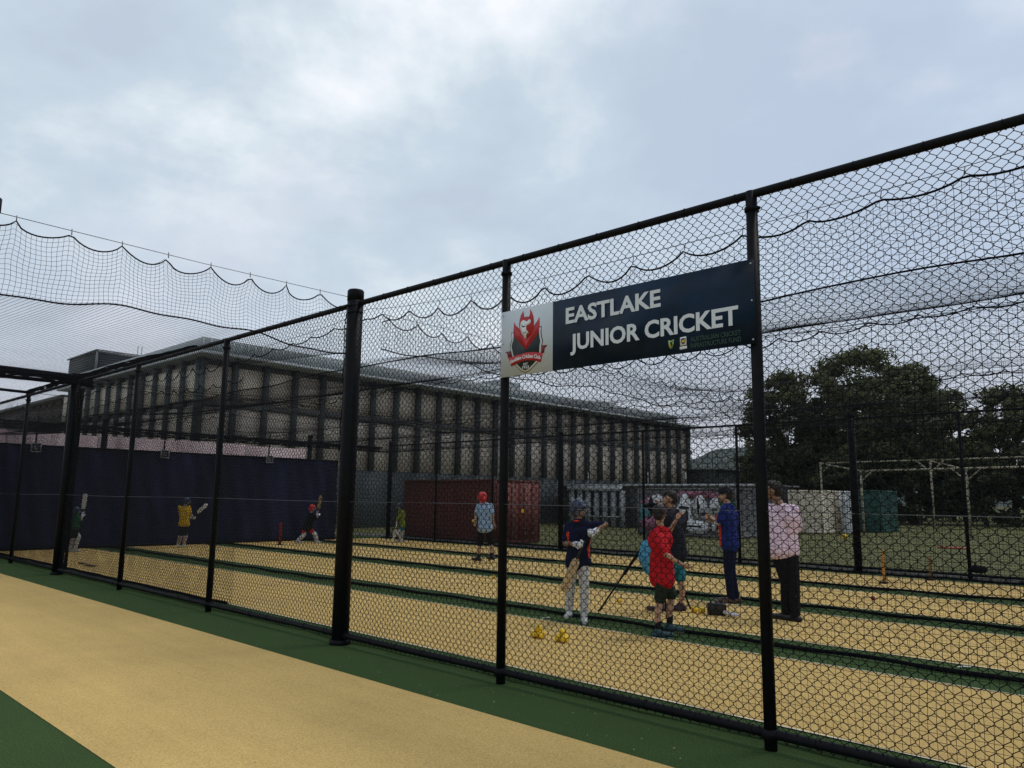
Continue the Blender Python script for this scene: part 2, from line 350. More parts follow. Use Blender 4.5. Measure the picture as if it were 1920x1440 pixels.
side_net('cricket_net', 'second layer of black net doubled behind the left bays of the near fence', 0.36, lambda x: wire_z(x)-0.30, -7.0, 0.07, 0.05, 5.3, lambda x: wire_z(x)-0.2, ustep=0.10, r=0.0018, XR=-10.4)
dl = ['first', 'second', 'third']
for k, (z, nm) in enumerate([(3.50, 'black dividing net just behind the boy in red and the batter in white trousers'),
                             (3.36, 'black dividing net over the middle green strip, behind the two men on the right'),
                             (3.36, 'black dividing net over the green strip closest to the far fence')]):
    side_net('cricket_net', nm, (k+1)*W, z, -7.0+0.13*k, 0.09, 0.035, 1.7+k*2.1, z+0.13, ustep=0.13, r=0.0012)
side_net('cricket_net', 'black net hung against the inside of the far chain link fence', 4*W-0.16, 3.30, -6.9, 0.09, 0.03, 9.1, 3.42, ustep=0.16, r=0.0012)

def y_interp(y): return np.interp(y, [0.17, W, 2*W, 3*W, 4*W-0.16], [3.06, 3.58, 3.44, 3.44, 3.32])
t = thing('roof_net', 'black net ceiling spread over the four fenced practice lanes', 'net', (-10, 2*W, 0))
def fn(u, v):
    y = 0.17+v*(4*W-0.33); f = ((y-0.17)/W) % 1.0
    lift = 0.10*np.exp(-((u+7.0)/0.8)**2)+0.06*np.exp(-((u+16.3)/0.8)**2)
    return np.stack([u+0.02*wob(u, y, 1.0, 4), y+0.015*wob(u, y, 1.4, 2), y_interp(y)-0.10*np.sin(math.pi*f)+0.014*wob(u, y, 0.8, 1)+lift], -1)
a = Acc(); net_sheet(a, fn, np.arange(XL, XR, 0.047), np.linspace(0, 1, 280), 0.25, 1/60, 0.0011, (0, 0, 1)); a.build('netting', CORD, t)
for k in (1, 2, 3):                                  # net gathered in folds along each overhead cable
    xs = np.arange(XL, XR, 0.2); a = Acc(); zz = [3.60, 3.46, 3.46][k-1]
    for q in range(5):
        a.tube(np.stack([xs, k*W+0.02*math.cos(q)+0.012*wob(xs, 0*xs, 2, q), zz-0.012*q-0.09*np.abs(np.sin(math.pi*(xs+7.0)/9.6))+0.012*wob(xs, 0*xs, 1.5, q*1.7)], -1), 0.0024, 4)
    a.build('gathered_fold', CORD, t)

def vbot(y, x): return 0.040*np.sin(y*1.9+x)+0.018*np.sin(y*4.7+1.0)+0.010*np.sin(y*9.1)
# cross-wise cables with their valances, from near-side post over the fence to the far fence
def valance(x, name, label, ya, yb, ztop, zbot, offs, ropes=True):
    t = thing(name, label, 'net', (x, (ya+yb)/2, 0))
    ks = np.arange(0, 60)*0.42+offs
    def top(y):
        k = np.floor((y-offs)/0.42); f = ((y-offs)/0.42) % 1.0; f = f**(1+0.3*np.sin(k*2.3)); return ztop-0.035-0.10*(1+0.3*np.sin(k*12.9898))*(4*f*(1-f))**0.8
    bot = lambda y: zbot+vbot(y, x)
    def f2(u, v):
        z = bot(u)+(top(u)-bot(u))*v; return np.stack([x+0.05*wob(u*1.6, z, 1.3, x)*(1-v)*v*3, u+0.022*wob(u, z*3, 1.5, 1), z+0.012*wob(u*2.2, z*2, 1.9, 3)*v*(1-v)*4], -1)
    a = Acc(); net_sheet(a, f2, np.arange(ya, yb, 0.040), np.linspace(0, 1, max(3, int((ztop-zbot)/0.040))), 0.05, 1/10, 0.0016, (1, 0, 0)); a.build('netting', CORD, t)
    ys = np.arange(ya, yb+0.01, 0.04)
    a = Acc(); a.tube(np.stack([np.full_like(ys, x), ys, top(ys)], -1), 0.0068, 6); a.build('edge_rope', ROPE, t, smooth=True)
    a = Acc(); a.tube(np.stack([x+0.02*wob(ys, 0*ys, 1.3, x), ys, bot(ys)], -1), 0.0075, 6); a.build('seam_rope', ROPE, t, smooth=True)
    a = Acc(); a.tube([(x, ya, ztop), (x, (ya+yb)/2, ztop-0.015), (x, yb, ztop)], 0.0032, 6); a.build('support_cable', CABLE, t)
    a = Acc(); y = offs
    for k in range(-40, 60):
        y = offs+k*0.42
        if ya < y < yb: a.tube([(x, y, ztop+0.012), (x+0.004, y, ztop-0.045)], 0.0045, 5)
    a.build('clips', CABLE, t)['kind'] = 'stuff'
    return t
valance(-7.175, 'net_valance', 'scalloped strip of black net hanging from a cable against the sky at upper left', -3.53, -0.06, 3.875, 3.24, -2.99)
valance(-6.9, 'net_valance', 'strip of black net on the cross cable inside the cage, right of the thick post', 0.2, 4*W-0.2, 3.68, 3.25, 0.3)
t = thing('roof_net', 'black net ceiling reaching left over the open near lane, seen against the sky', 'net', (-15, -1.8, 0))
def fn(u, v):
    y = -3.6+v*3.58; zb = np.interp(u, [-23.9, -16.7, -7.2], [3.74, 3.72, 3.24]); k = np.exp(-(-7.15-u)/1.6)
    return np.stack([u+0.01*wob(u, y, 1, 4), y+0*u, zb+0.012+k*(vbot(y, -7.175)-0)-(1-k)*0.03*np.sin(math.pi*v)+0.004*wob(u, y, 0.6, 1)], -1)
a = Acc(); xs = np.arange(-20.2, -11.2, 0.12)
for q in range(14):
    a.tube(np.stack([xs, 0.02*math.cos(q*2.4)+0.01*wob(xs, 0*xs, 2, q), H0+0.035+0.007*q*np.clip((-11.0-xs)/3.0, 0, 1)+0.012*wob(xs, 0*xs, 2.3, q*1.3)], -1), 0.010, 5)
a.build('edge_fold', CORD, t)
a = Acc(); net_sheet(a, fn, np.arange(-23.9, -7.15, 0.047), np.linspace(0, 1, 78), 0.12, 1/24, 0.0017, (0, 0, 1), ru=0.0007); a.build('netting', CORD, t)
zs = np.arange(2.1, 3.72, 0.06); a = Acc()
for q in range(3): a.tube(np.stack([-7.31+0.012*q+0.02*wob(zs, 0*zs, 3, q), -0.02+0.03*q+0*zs, zs], -1), 0.006, 5)
tag(a.build('hanging_rope', ROPE, smooth=True), 'black net rope hanging down along the left side of the nearest thick fence post', 'rope')
# heavy rolled net on the beam over the second thick post and the slimmer pipe after it
t = thing('overhead_beam', 'black pipe beam with rolled net lashed under it, crossing above the second thick fence post', 'beam', (-16.75, 4.9, 0))
a = Acc(); a.tube([(-16.75, -3.6, 3.93), (-16.75, -1, 3.93), (-16.75, 0.1, 3.92)], 0.035, 12); a.tube([(-16.75, 0.1, 3.9), (-16.75, 6.5, 3.82), (-16.75, 4*W, 3.64)], 0.006, 6); a.build('pipe', BLACK, t, smooth=True)
a = Acc()
for q in range(26):
    ys = np.arange(-3.6, 0.4 if q < 22 else 4*W, 0.1); zc = np.interp(ys, [-3.6, 5, 4*W], [3.83, 3.83, 3.64])
    an = q*2.4; rr = 0.03+0.05*((q*0.37) % 1)
    a.tube(np.stack([-16.75+rr*math.cos(an)+0.02*wob(ys, 0*ys, 2.5, q), ys, zc+rr*math.sin(an)*1.3+0.02*wob(ys, 0*ys, 2.1, q*1.3)], -1), 0.012 if q < 22 else 0.006, 5)
a.build('rolled_net', CORD, t)
a = Acc(); a.tube([(-19.98, -3.6, 3.9), (-19.98, -1, 3.88), (-19.98, 0.1, 3.86)], 0.034, 12); a.tube([(-19.98, 0.1, 3.86), (-19.98, 6.5, 3.75), (-19.98, 4*W, 3.58)], 0.006, 6)
tag(a.build('overhead_beam', BLACK, smooth=True), 'slim black pipe beam crossing over the lanes behind the rolled net', 'beam')
a = Acc()
for q in range(16):
    an = q*2.4; rr = 0.02+0.045*((q*0.41) % 1); zs = np.arange(0.05, 3.75, 0.12)
    a.tube(np.stack([-16.58+rr*math.cos(an)+0.02*wob(zs, 0*zs, 2, q)+0*zs, 0.06+rr*math.sin(an)+0.015*wob(zs, 0*zs, 2.3, q+1), zs], -1), 0.008, 4)
tag(a.build('net_bundle', CORD), 'gathered black net hanging down beside the second thick fence post', 'net')

# ------------------------------------------------------------------ banner
WHITE = mat('banner_white', (0.52, 0.56, 0.585), 0.45, var=0.05, scale=3)
NAVY = mat('banner_navy', (0.004, 0.016, 0.036), 0.35, var=0.5, scale=2.2, spec=0.14)
LETTER = mat('banner_letter_white', (0.60, 0.63, 0.65), 0.5)
RED = mat('crest_red', (0.42, 0.018, 0.025), 0.5, var=0.15, scale=12)
DRED = mat('crest_dark_red', (0.14, 0.010, 0.014), 0.5)
CBLK = mat('crest_black', (0.010, 0.018, 0.022), 0.5)
CWHT = mat('crest_white', (0.66, 0.68, 0.66), 0.5)
GOLD = mat('emblem_gold', (0.62, 0.42, 0.03), 0.5); DGRN = mat('emblem_green', (0.006, 0.036, 0.020), 0.5); LGRN = mat('emblem_light_green', (0.30, 0.42, 0.10), 0.5)
BX, BZ = -4.73, 2.685
t = thing('club_banner', 'long navy banner with white lettering and red crest, fixed high on the near fence', 'banner', (-3.5, -0.05, BZ)); BAN = t
a = Acc(); a.box(BX+0.62, -2.265, -0.062, -0.056, BZ, BZ+0.612); a.build('navy_panel', NAVY, t)
a = Acc(); a.box(BX, BX+0.618, -0.062, -0.056, BZ+0.002, BZ+0.614); a.build('white_panel', WHITE, t)
for u in (0.02, 2.445):
    for v in (0.03, 0.31, 0.58):
        a = Acc(); a.tube([(BX+u, -0.066, BZ+v), (BX+u, -0.0625, BZ+v)], 0.007, 10); a.build('eyelet', mat('eyelet_metal', (0.4, 0.4, 0.4), 0.4, metal=0.8), t)
def crest(name, pts, m, lay, parent):
    a = Acc(); a.poly([(BX+x, BZ+z) for x, z in pts], -0.0632-0.0006*lay, -0.0625-0.0006*(lay-1)+0.0001); return a.build(name, m, parent)
CR = {
'shield_out':[(0.126,0.412),(0.149,0.402),(0.308,0.399),(0.472,0.413),(0.493,0.414),(0.489,0.382),(0.493,0.335),(0.509,0.277),(0.497,0.241),(0.495,0.167),(0.478,0.114),(0.424,0.073),(0.363,0.033),(0.304,0.014),(0.245,0.041),(0.187,0.09),(0.147,0.152),(0.127,0.212),(0.109,0.277),(0.119,0.309),(0.134,0.346)],
'shield_in':[(0.151,0.387),(0.309,0.379),(0.467,0.395),(0.47,0.338),(0.485,0.28),(0.475,0.244),(0.472,0.17),(0.458,0.125),(0.405,0.085),(0.35,0.049),(0.304,0.032),(0.257,0.054),(0.203,0.098),(0.165,0.154),(0.145,0.214),(0.126,0.275),(0.135,0.307),(0.15,0.339)],
'collar':[(0.161,0.497),(0.18,0.465),(0.226,0.43),(0.259,0.367),(0.308,0.318),(0.371,0.371),(0.407,0.436),(0.444,0.469),(0.466,0.501),(0.47,0.432),(0.463,0.367),(0.39,0.292),(0.31,0.225),(0.221,0.31),(0.153,0.377),(0.155,0.43)],
'head':[(0.274,0.586),(0.277,0.557),(0.283,0.524),(0.313,0.528),(0.344,0.522),(0.355,0.544),(0.356,0.59),(0.381,0.554),(0.397,0.509),(0.402,0.47),(0.401,0.433),(0.395,0.386),(0.365,0.348),(0.31,0.317),(0.271,0.361),(0.239,0.409),(0.223,0.454),(0.228,0.502),(0.243,0.548)],
'face':[(0.247,0.489),(0.276,0.502),(0.301,0.49),(0.32,0.48),(0.338,0.494),(0.357,0.496),(0.367,0.476),(0.358,0.458),(0.333,0.45),(0.314,0.443),(0.311,0.408),(0.327,0.393),(0.343,0.367),(0.321,0.378),(0.312,0.36),(0.313,0.327),(0.3,0.324),(0.271,0.361),(0.245,0.408),(0.235,0.448)],
'eye':[(0.252,0.464),(0.273,0.447),(0.308,0.439),(0.292,0.436),(0.283,0.432),(0.264,0.438),(0.257,0.449)],
'mouth':[(0.28,0.376),(0.293,0.389),(0.315,0.388),(0.315,0.383),(0.296,0.383),(0.285,0.373)],
'ribbon':[(0.092,0.182),(0.141,0.176),(0.2,0.188),(0.311,0.198),(0.398,0.193),(0.48,0.176),(0.51,0.172),(0.498,0.13),(0.487,0.089),(0.435,0.109),(0.37,0.122),(0.312,0.128),(0.25,0.122),(0.2,0.108),(0.132,0.091),(0.115,0.136)],
'rib_l':[(0.052,0.233),(0.117,0.235),(0.141,0.172),(0.092,0.168),(0.081,0.213)],
'rib_r':[(0.497,0.241),(0.563,0.235),(0.531,0.209),(0.525,0.17),(0.483,0.168)]}
sh = crest('crest_shield', CR['shield_out'], CBLK, 1, t)
cx, cz = 0.305, 0.23
crest('shield_line', [(cx+(x-cx)*0.955, cz+(z-cz)*0.96-0.002) for x, z in CR['shield_out']], CWHT, 2, sh)
crest('shield_field', [(cx+(x-cx)*0.97, cz+(z-cz)*0.975) for x, z in CR['shield_in']], CBLK, 3, sh)
crest('red_collar', CR['collar'], RED, 4, sh); crest('horned_head', CR['head'], RED, 5, sh)
crest('face_mask', CR['face'], CWHT, 6, sh); crest('eye', CR['eye'], CBLK, 7, sh); crest('mouth', CR['mouth'], CBLK, 7, sh)
crest('ribbon_tail', CR['rib_l'], DRED, 4, sh); crest('ribbon_tail', CR['rib_r'], DRED, 4, sh); crest('ribbon', CR['ribbon'], RED, 5, sh)
def text(body, x0, z0, width, cap, m, parent, y=-0.0635, bold=0.02, arc=None, name='lettering', gap=1.0):
    cu = bpy.data.curves.new('txt', 'FONT'); cu.body = body; cu.size = 1; cu.extrude = 0.002; cu.offset = bold; cu.space_character = gap; cu.resolution_u = 3
    o = bpy.data.objects.new('txt', cu); C.objects.link(o); bpy.context.view_layer.update()
    dg = bpy.context.evaluated_depsgraph_get(); me = bpy.data.meshes.new_from_object(o.evaluated_get(dg)); bpy.data.objects.remove(o)
    co = np.empty(len(me.vertices)*3); me.vertices.foreach_get('co', co); co = co.reshape(-1, 3)
    cu2 = bpy.data.curves.new('cap', 'FONT'); cu2.body = 'E'; cu2.offset = bold
    o2 = bpy.data.objects.new('cap', cu2); C.objects.link(o2); bpy.context.view_layer.update(); ch = o2.dimensions[1]; bpy.data.objects.remove(o2)
    sx_ = width/(co[:, 0].max()-co[:, 0].min()); sz = cap/ch
    X = x0+(co[:, 0]-co[:, 0].min())*sx_; Z = z0+co[:, 1]*sz; Y = y-co[:, 2]*0.5
    if arc is not None:
        f = (X-x0)/width; Z = Z+arc*4*f*(1-f)
    org = ORG[parent.name]; v = np.stack([X-org[0], Y-org[1], Z-org[2]], -1)
    me.vertices.foreach_set('co', v.ravel()); me.materials.clear(); me.update()
    return link(name, me, m, parent, org=org)
text('EASTLAKE', BX+0.765, BZ+0.395, 0.94, 0.140, LETTER, t, bold=0.028)
text('JUNIOR CRICKET', BX+0.815, BZ+0.158, 1.525, 0.140, LETTER, t, bold=0.028)
text('Eastlake Cricket Club', BX+0.125, BZ+0.118, 0.36, 0.033, CWHT, t, y=-0.0668, bold=0.02, arc=0.030, name='ribbon_lettering')
text('EST', BX+0.281, BZ+0.085, 0.055, 0.020, CWHT, t, y=-0.0655, bold=0.01, name='crest_lettering')
text('1922', BX+0.268, BZ+0.055, 0.082, 0.024, CWHT, t, y=-0.0655, bold=0.01, name='crest_lettering')
text('AUSTRALIAN CRICKET', BX+1.955, BZ+0.078, 0.40, 0.036, DGRN, t, bold=0.02, name='small_green_lettering')
text('INFRASTRUCTURE FUND', BX+1.955, BZ+0.030, 0.40, 0.036, DGRN, t, bold=0.02, name='small_green_lettering')
e1 = crest('green_gold_emblem', [(1.765,0.115),(1.79,0.108),(1.815,0.116),(1.81,0.08),(1.80,0.055),(1.785,0.045),(1.772,0.062)], LGRN, 1, t)
crest('emblem_mark', [(1.785,0.10),(1.81,0.105),(1.80,0.09),(1.803,0.07),(1.79,0.055),(1.792,0.075),(1.78,0.08)], CBLK, 2, e1)
crest('emblem_bar', [(1.775,0.09),(1.785,0.085),(1.79,0.07),(1.78,0.065)], GOLD, 2, e1)
e2 = crest('white_gold_emblem', [(1.868,0.122),(1.92,0.125),(1.921,0.06),(1.868,0.056)], CWHT, 1, t)
crest('emblem_shield', [(1.872,0.108),(1.893,0.115),(1.917,0.11),(1.912,0.08),(1.895,0.066),(1.878,0.078)], CBLK, 2, e2)
crest('emblem_crown', [(1.88,0.105),(1.893,0.095),(1.91,0.107),(1.907,0.085),(1.895,0.076),(1.884,0.086)], GOLD, 3, e2)
crest('emblem_caption', [(1.864,0.05),(1.924,0.053),(1.924,0.032),(1.864,0.029)], CWHT, 1, e2)

t = thing('net_end_beam', 'dark pipe with gathered net running above the blue screen across the batting end', 'beam', (-24.3, 5, 3.4))
a = Acc(); a.tube([(-24.3, -3.6, 3.52), (-24.3, 5, 3.52), (-24.3, 13.46, 3.50)], 0.035, 10); a.build('pipe', BLACK, t, smooth=True)
a = Acc(); ys = np.arange(-3.6, 13.46, 0.15)
for q in range(14):
    an = q*2.4; rr = 0.03+0.06*((q*0.37) % 1)
    a.tube(np.stack([-24.3+rr*math.cos(an)+0.02*wob(ys, 0*ys, 2, q), ys, 3.42+rr*math.sin(an)*1.2+0.02*wob(ys, 0*ys, 2.1, q*1.3)], -1), 0.010, 5)
a.build('gathered_net', CORD, t)
# ------------------------------------------------------------------ blue screen wall
BLUE = mat('navy_screen_cloth', (0.011, 0.014, 0.046), 0.9, var=0.5, scale=1.0, bump=0.2, bscale=18, stretch=(1, 1, 0.25))
t = thing('screen_wall', 'long dark navy cloth screen closing the batting end of the nets', 'wall', (-24, 4, 0))
a = Acc(); ys = np.linspace(-3.6, 11.2, 240); zs = np.linspace(0.02, 2.84, 14); V = []; F = []
for s_, off in ((1, 0.0), (-1, -0.03)):
    b0 = len(V)
    for y in ys:
        for z in zs: V.append((-24+off+0.040*math.sin(y*5.1+0.9*math.sin(z*2))*(0.4+0.6*math.sin(z))+0.022*math.sin(y*11.7+z*2.5)+0.03*math.sin(y*1.3), y, z))
    m_ = len(zs)
    for i in range(len(ys)-1):
        for j in range(m_-1):
            q = (b0+i*m_+j, b0+(i+1)*m_+j, b0+(i+1)*m_+j+1, b0+i*m_+j+1); F.append(q if s_ > 0 else q[::-1])
a.add(V, F); a.build('cloth', BLUE, t, smooth=True)
a = Acc(); a.tube([(-23.99, -3.6, 2.86), (-23.99, 4, 2.86), (-23.99, 11.2, 2.86)], 0.03, 10); a.build('top_rail', BLACK, t, smooth=True)
a = Acc(); a.box(-23.94, -23.90, -3.6, 11.2, 0.0, 0.08); a.build('base_batten', BLACK, t)
a = Acc()
for z in np.arange(0.1, 2.8, 0.13): a.tube([(-23.95, 11.16, z), (-23.94, 11.27, z+0.05), (-23.96, 11.2, z+0.1)], 0.006, 5)
a.build('lacing', mat('white_lacing', (0.55, 0.55, 0.55), 0.7), t)
for y, lab in ((1.28, 'small white framed plate on the blue screen, leftmost of the three plates'), (4.80, 'small white framed plate on the blue screen, middle one of the three plates'), (8.36, 'small white framed plate on the blue screen, rightmost of the three plates')):
    p = thing('lane_plate', lab, 'sign', (-23.88, y, 2.80), 0, 'small framed plates along the top of the blue screen')
    a = Acc(); z = 2.80
    for (y0, y1, z0, z1) in ((y-0.13, y+0.13, z-0.13, z-0.10), (y-0.13, y+0.13, z+0.10, z+0.13), (y-0.13, y-0.10, z-0.10, z+0.10), (y+0.10, y+0.13, z-0.10, z+0.10)): a.box(-23.90, -23.87, y0, y1, z0, z1)
    a.build('frame', mat('plate_white', (0.30, 0.30, 0.32), 0.6), p)
    a = Acc(); a.box(-23.895, -23.885, y-0.10, y+0.10, z-0.10, z+0.10); a.build('plate_face', mat('plate_dark', (0.05, 0.05, 0.07), 0.5), p)
    a = Acc(); a.box(-23.884, -23.878, y-0.05, y+0.05, z-0.055, z-0.03); a.box(-23.884, -23.878, y-0.05, y-0.02, z-0.03, z+0.05); a.build('plate_mark', mat('plate_white2', (0.25, 0.25, 0.27), 0.6), p)
    a = Acc(); a.tube([(-23.97, y, z+0.06), (-23.97, y, z+0.9)], 0.022, 8); a.build('bracket_pole', BLACK, p)

# ------------------------------------------------------------------ long building
PANEL = mat('beige_wall_panel', (0.66, 0.57, 0.47), 0.85, var=0.22, scale=0.7, bump=0.25, bscale=30, detail=8)
FIN = mat('dark_fin', (0.075, 0.086, 0.088), 0.7, var=0.2, scale=1.5)
SPAN = mat('spandrel_band', (0.15, 0.15, 0.14), 0.7, var=0.25, scale=0.8)
METAL = mat('grey_roof_metal', (0.33, 0.36, 0.37), 0.5, var=0.12, scale=2, stretch=(1, 6, 0.3))
LIP = mat('pale_roof_edge', (0.50, 0.52, 0.53), 0.6)
t = thing('office_building', 'long two storey building with dark fins, beige panels and grey metal roof edge', 'building', (-32, 30, 0))
a = Acc(); a.box(-50.3, -32.35, 9.55, 51.6, 0, 7.55); a.build('wall', SPAN, t)
a = Acc(); a.box(-32.349, -32.12, 9.25, 51.6, 0, 2.88); a.box(-50.3, -32.35, 9.25, 9.549, 0, 2.88); a.build('plinth_wall', mat('slate_plinth', (0.075, 0.088, 0.092), 0.8, var=0.25, scale=0.6), t)
PITCHF = 1.532; y = 9.42
for k in range(28):
    ya, yb = y+k*PITCHF+0.08, y+(k+1)*PITCHF-0.08
    if yb > 51.9: break
    for z0, z1 in ((2.90, 5.40), (5.72, 7.25)):
        a = Acc(); a.box(-32.345, -32.20, ya, min(yb, 51.5), z0, z1); a.build('panel', PANEL, t)
for k in range(28):
    yy = y+k*PITCHF; a = Acc(); a.box(-32.345, -31.86, yy-0.075, yy+0.075, 2.885, 7.5); a.build('fin', FIN, t)
a = Acc(); a.box(-32.345, -32.12, 9.25, 51.6, 5.41, 5.71); a.build('floor_band', SPAN, t)
for k in range(12):
    xx = -32.15-k*1.532; a = Acc(); a.box(xx-0.06, xx+0.06, 9.2, 9.549, 2.885, 7.5); a.build('fin', FIN, t)
    for z0, z1 in ((2.90, 5.40), (5.72, 7.25)):
        a = Acc(); a.box(xx-1.45, xx-0.08, 9.40, 9.549, z0, z1); a.build('panel', PANEL, t)
a = Acc(); a.box(-50.5, -31.25, 9.0, 51.9, 7.56, 7.70); a.build('roof_slab', METAL, t)
a = Acc(); a.box(-31.249, -31.22, 9.0, 51.9, 7.56, 7.66); a.box(-50.5, -31.25, 8.97, 8.999, 7.56, 7.66); a.build('roof_edge', LIP, t)
a = Acc(); a.box(-50.2, -31.75, 9.25, 48.6, 7.701, 8.36)
for yy in np.arange(9.2, 48.5, 0.35): a.box(-31.749, -31.72, yy, yy+0.10, 7.72, 8.34)
a.build('roof_fascia', METAL, t)
a = Acc(); a.box(-50.1, -45.35, 9.4, 11.9, 8.361, 9.45)
for zz in np.arange(8.45, 9.4, 0.14): a.box(-50.1, -45.34, 9.37, 9.4, zz, zz+0.06); a.box(-45.35, -45.31, 9.4, 11.9, zz, zz+0.06)
ph = a.build('plant_room', mat('dark_cladding', (0.085, 0.090, 0.098), 0.6, var=0.1), t)
a = Acc(); a.box(-45.40, -45.28, 9.33, 9.42, 8.361, 9.45); a.box(-50.2, -45.2, 9.28, 9.40, 9.451, 9.52); a.box(-45.30, -45.2, 9.40, 12.0, 9.451, 9.52); a.build('trim', mat('trim_grey', (0.26, 0.27, 0.29), 0.5), ph)
a = Acc()
for yy in (11.4, 11.62): a.tube([(-45.0, yy, 8.36), (-45.0, yy, 10.0)], 0.025, 6)
a.build('ladder', METAL, t)
for (yy, hh) in ((30, 0.9), (41, 0.6)):
    a = Acc(); a.box(-36, -34, yy, yy+2.2, 8.361, 8.36+hh); a.build('roof_vent', METAL, t, bevel=0.04)

a = Acc(); a.box(-74, -50.6, 9.6, 22, 0, 7.2); w_ = a.build('low_wing', mat('wing_brown', (0.065, 0.055, 0.048), 0.8, var=0.2, scale=0.5), t)
a = Acc(); a.box(-74.3, -50.6, 9.3, 22.2, 7.201, 7.4); a.build('wing_roof', SPAN, w_)
t = thing('hoarding', 'low pale pinkish hoarding showing as a strip just above the blue screen', 'wall', (-25.4, 3.5, 0))
for k in range(6):
    a = Acc(); a.box(-25.45, -25.40, -4+k*2.45, -4+k*2.45+2.43, 0.02, 3.34+0.02*math.sin(k*2.1)); a.build('board', mat('pinkish_board', (0.60, 0.47, 0.48), 0.8, col2=(0.50, 0.36, 0.37), scale=1.4), t)
for k in range(7): a = Acc(); a.box(-25.56, -25.46, -4.03+k*2.45, -3.95+k*2.45, 0, 3.3); a.build('stay', FIN, t)
# ------------------------------------------------------------------ containers and sheds beyond the far fence
def container(label, x0, x1, y0, y1, z1, m, door_m=None, door_side=None, rib='x'):
    t = thing('shipping_container', label, 'container', ((x0+x1)/2, (y0+y1)/2, 0))
    a = Acc(); n = int((x1-x0)/0.14); pts = []
    for k in range(n+1):
        xx = x0+0.08+(x1-x0-0.16)*k/n; pts.append((xx, y0+0.05 if (k//2) % 2 else y0+0.015))
    V = [(x, y, z) for z in (0.12, z1-0.10) for x, y in pts]; m_ = len(pts)
    F = [(i, i+1, m_+i+1, m_+i) for i in range(m_-1)]; a.add(V, F)
    n2 = int((y1-y0)/0.14); pts = [((x1-0.05 if (k//2) % 2 else x1-0.015), y0+0.08+(y1-y0-0.16)*k/n2) for k in range(n2+1)]
    V = [(x, y, z) for z in (0.12, z1-0.10) for x, y in pts]; m_ = len(pts); a.add(V, [(i, i+1, m_+i+1, m_+i) for i in range(m_-1)])
    a.box(x0+0.03, x1-0.09, y0+0.09, y1-0.02, 0.10, z1-0.03); a.build('ribbed_wall', m, t)
    a = Acc()
    for z0, zz in ((0.0, 0.12), (z1-0.10, z1)):
        a.box(x0+0.08, x1-0.08, y0, y0+0.06, z0, zz); a.box(x1-0.06, x1, y0+0.08, y1-0.08, z0, zz); a.box(x0, x0+0.06, y0+0.08, y1-0.08, z0, zz); a.box(x0+0.08, x1-0.08, y1-0.06, y1, z0, zz)
    a.build('rail', m, t)
    for cx_ in (x0, x1-0.08):
        for cy_ in (y0, y1-0.08):
            a = Acc(); a.box(cx_, cx_+0.08, cy_, cy_+0.08, 0, z1+0.004); a.build('corner_post', m, t)
    if door_side == 'end':
        for q in range(2):
            a0 = y0+0.1+(y1-y0-0.2)*q/2; a1 = a0+(y1-y0-0.2)/2-0.03
            a = Acc(); a.box(x1-0.012, x1+0.03, a0, a1, 0.14, z1-0.12); d = a.build('door', door_m or m, t); a = Acc()
            for fx in (0.3, 0.7):
                yy = a0+(a1-a0)*fx; a.tube([(x1+0.055, yy, 0.10), (x1+0.055, yy, z1-0.08)], 0.017, 8)
                for zz in (0.3, 1.0, z1-0.3): a.box(x1+0.03, x1+0.05, yy-0.05, yy+0.05, zz, zz+0.05)
            a.build('lock_bar', mat('lock_bar_grey', (0.22, 0.16, 0.15), 0.5, metal=0.4), d)
    elif door_side:
        dx0, dx1 = door_side; d = None
        for q in range(2):
            a0 = dx0+(dx1-dx0)*q/2+0.02; a1 = dx0+(dx1-dx0)*(q+1)/2-0.02
            a = Acc(); a.box(a0, a1, y0-0.03, y0+0.012, 0.14, z1-0.12); d = a.build('door', door_m or m, t)
            a = Acc()
            for fx in (0.3, 0.7):
                xx = a0+(a1-a0)*fx; a.tube([(xx, y0-0.055, 0.10), (xx, y0-0.055, z1-0.08)], 0.017, 8)
                for zz in (0.3, 1.0, z1-0.3): a.box(xx-0.05, xx+0.05, y0-0.05, y0-0.03, zz, zz+0.05)
            a.build('lock_bar', mat('lock_bar_grey', (0.22, 0.16, 0.15), 0.5, metal=0.4), d)
    return t
RUST = mat('maroon_container_paint', (0.175, 0.052, 0.040), 0.65, col2=(0.11, 0.040, 0.032), scale=1.3, bump=0.2, bscale=20)
container('dark red ribbed shipping container close behind the far fence', -23.55, -18.5, 14.0, 16.4, 2.24, RUST, mat('red_door_paint', (0.23, 0.065, 0.050), 0.6, var=0.2, scale=1.5), 'end')
GRAF = mat('grey_graffiti_ground', (0.22, 0.21, 0.20), 0.8, col2=(0.10, 0.10, 0.12), scale=1.1, detail=5)
gt = container('shipping container covered in pink, white and teal graffiti behind the group of people', -20.27, -15.2, 25.5, 27.9, 2.14, GRAF)
def blob(cx_, cz_, rx, rz, seed, n=26, amp=0.42):
    rr = np.random.default_rng(seed); ph_ = rr.random(3)*6
    return [(cx_+rx*math.cos(t)*(1+amp*math.sin(3*t+ph_[0])*0.5+amp*0.4*math.sin(5*t+ph_[1])), cz_+rz*math.sin(t)*(1+amp*math.sin(2*t+ph_[2])*0.5)) for t in np.linspace(0, 2*math.pi, n, endpoint=False)]
GC = dict(white=mat('spray_white', (0.78, 0.78, 0.80), 0.7, var=0.15), pink=mat('spray_pink', (0.42, 0.16, 0.24), 0.7, var=0.2), teal=mat('spray_teal', (0.10, 0.30, 0.32), 0.7, var=0.2),
          black=mat('spray_black', (0.02, 0.02, 0.025), 0.7), green=mat('spray_green', (0.04, 0.14, 0.09), 0.7, var=0.2), grey=mat('spray_grey', (0.33, 0.33, 0.34), 0.7), yell=mat('spray_straw', (0.42, 0.38, 0.20), 0.7))
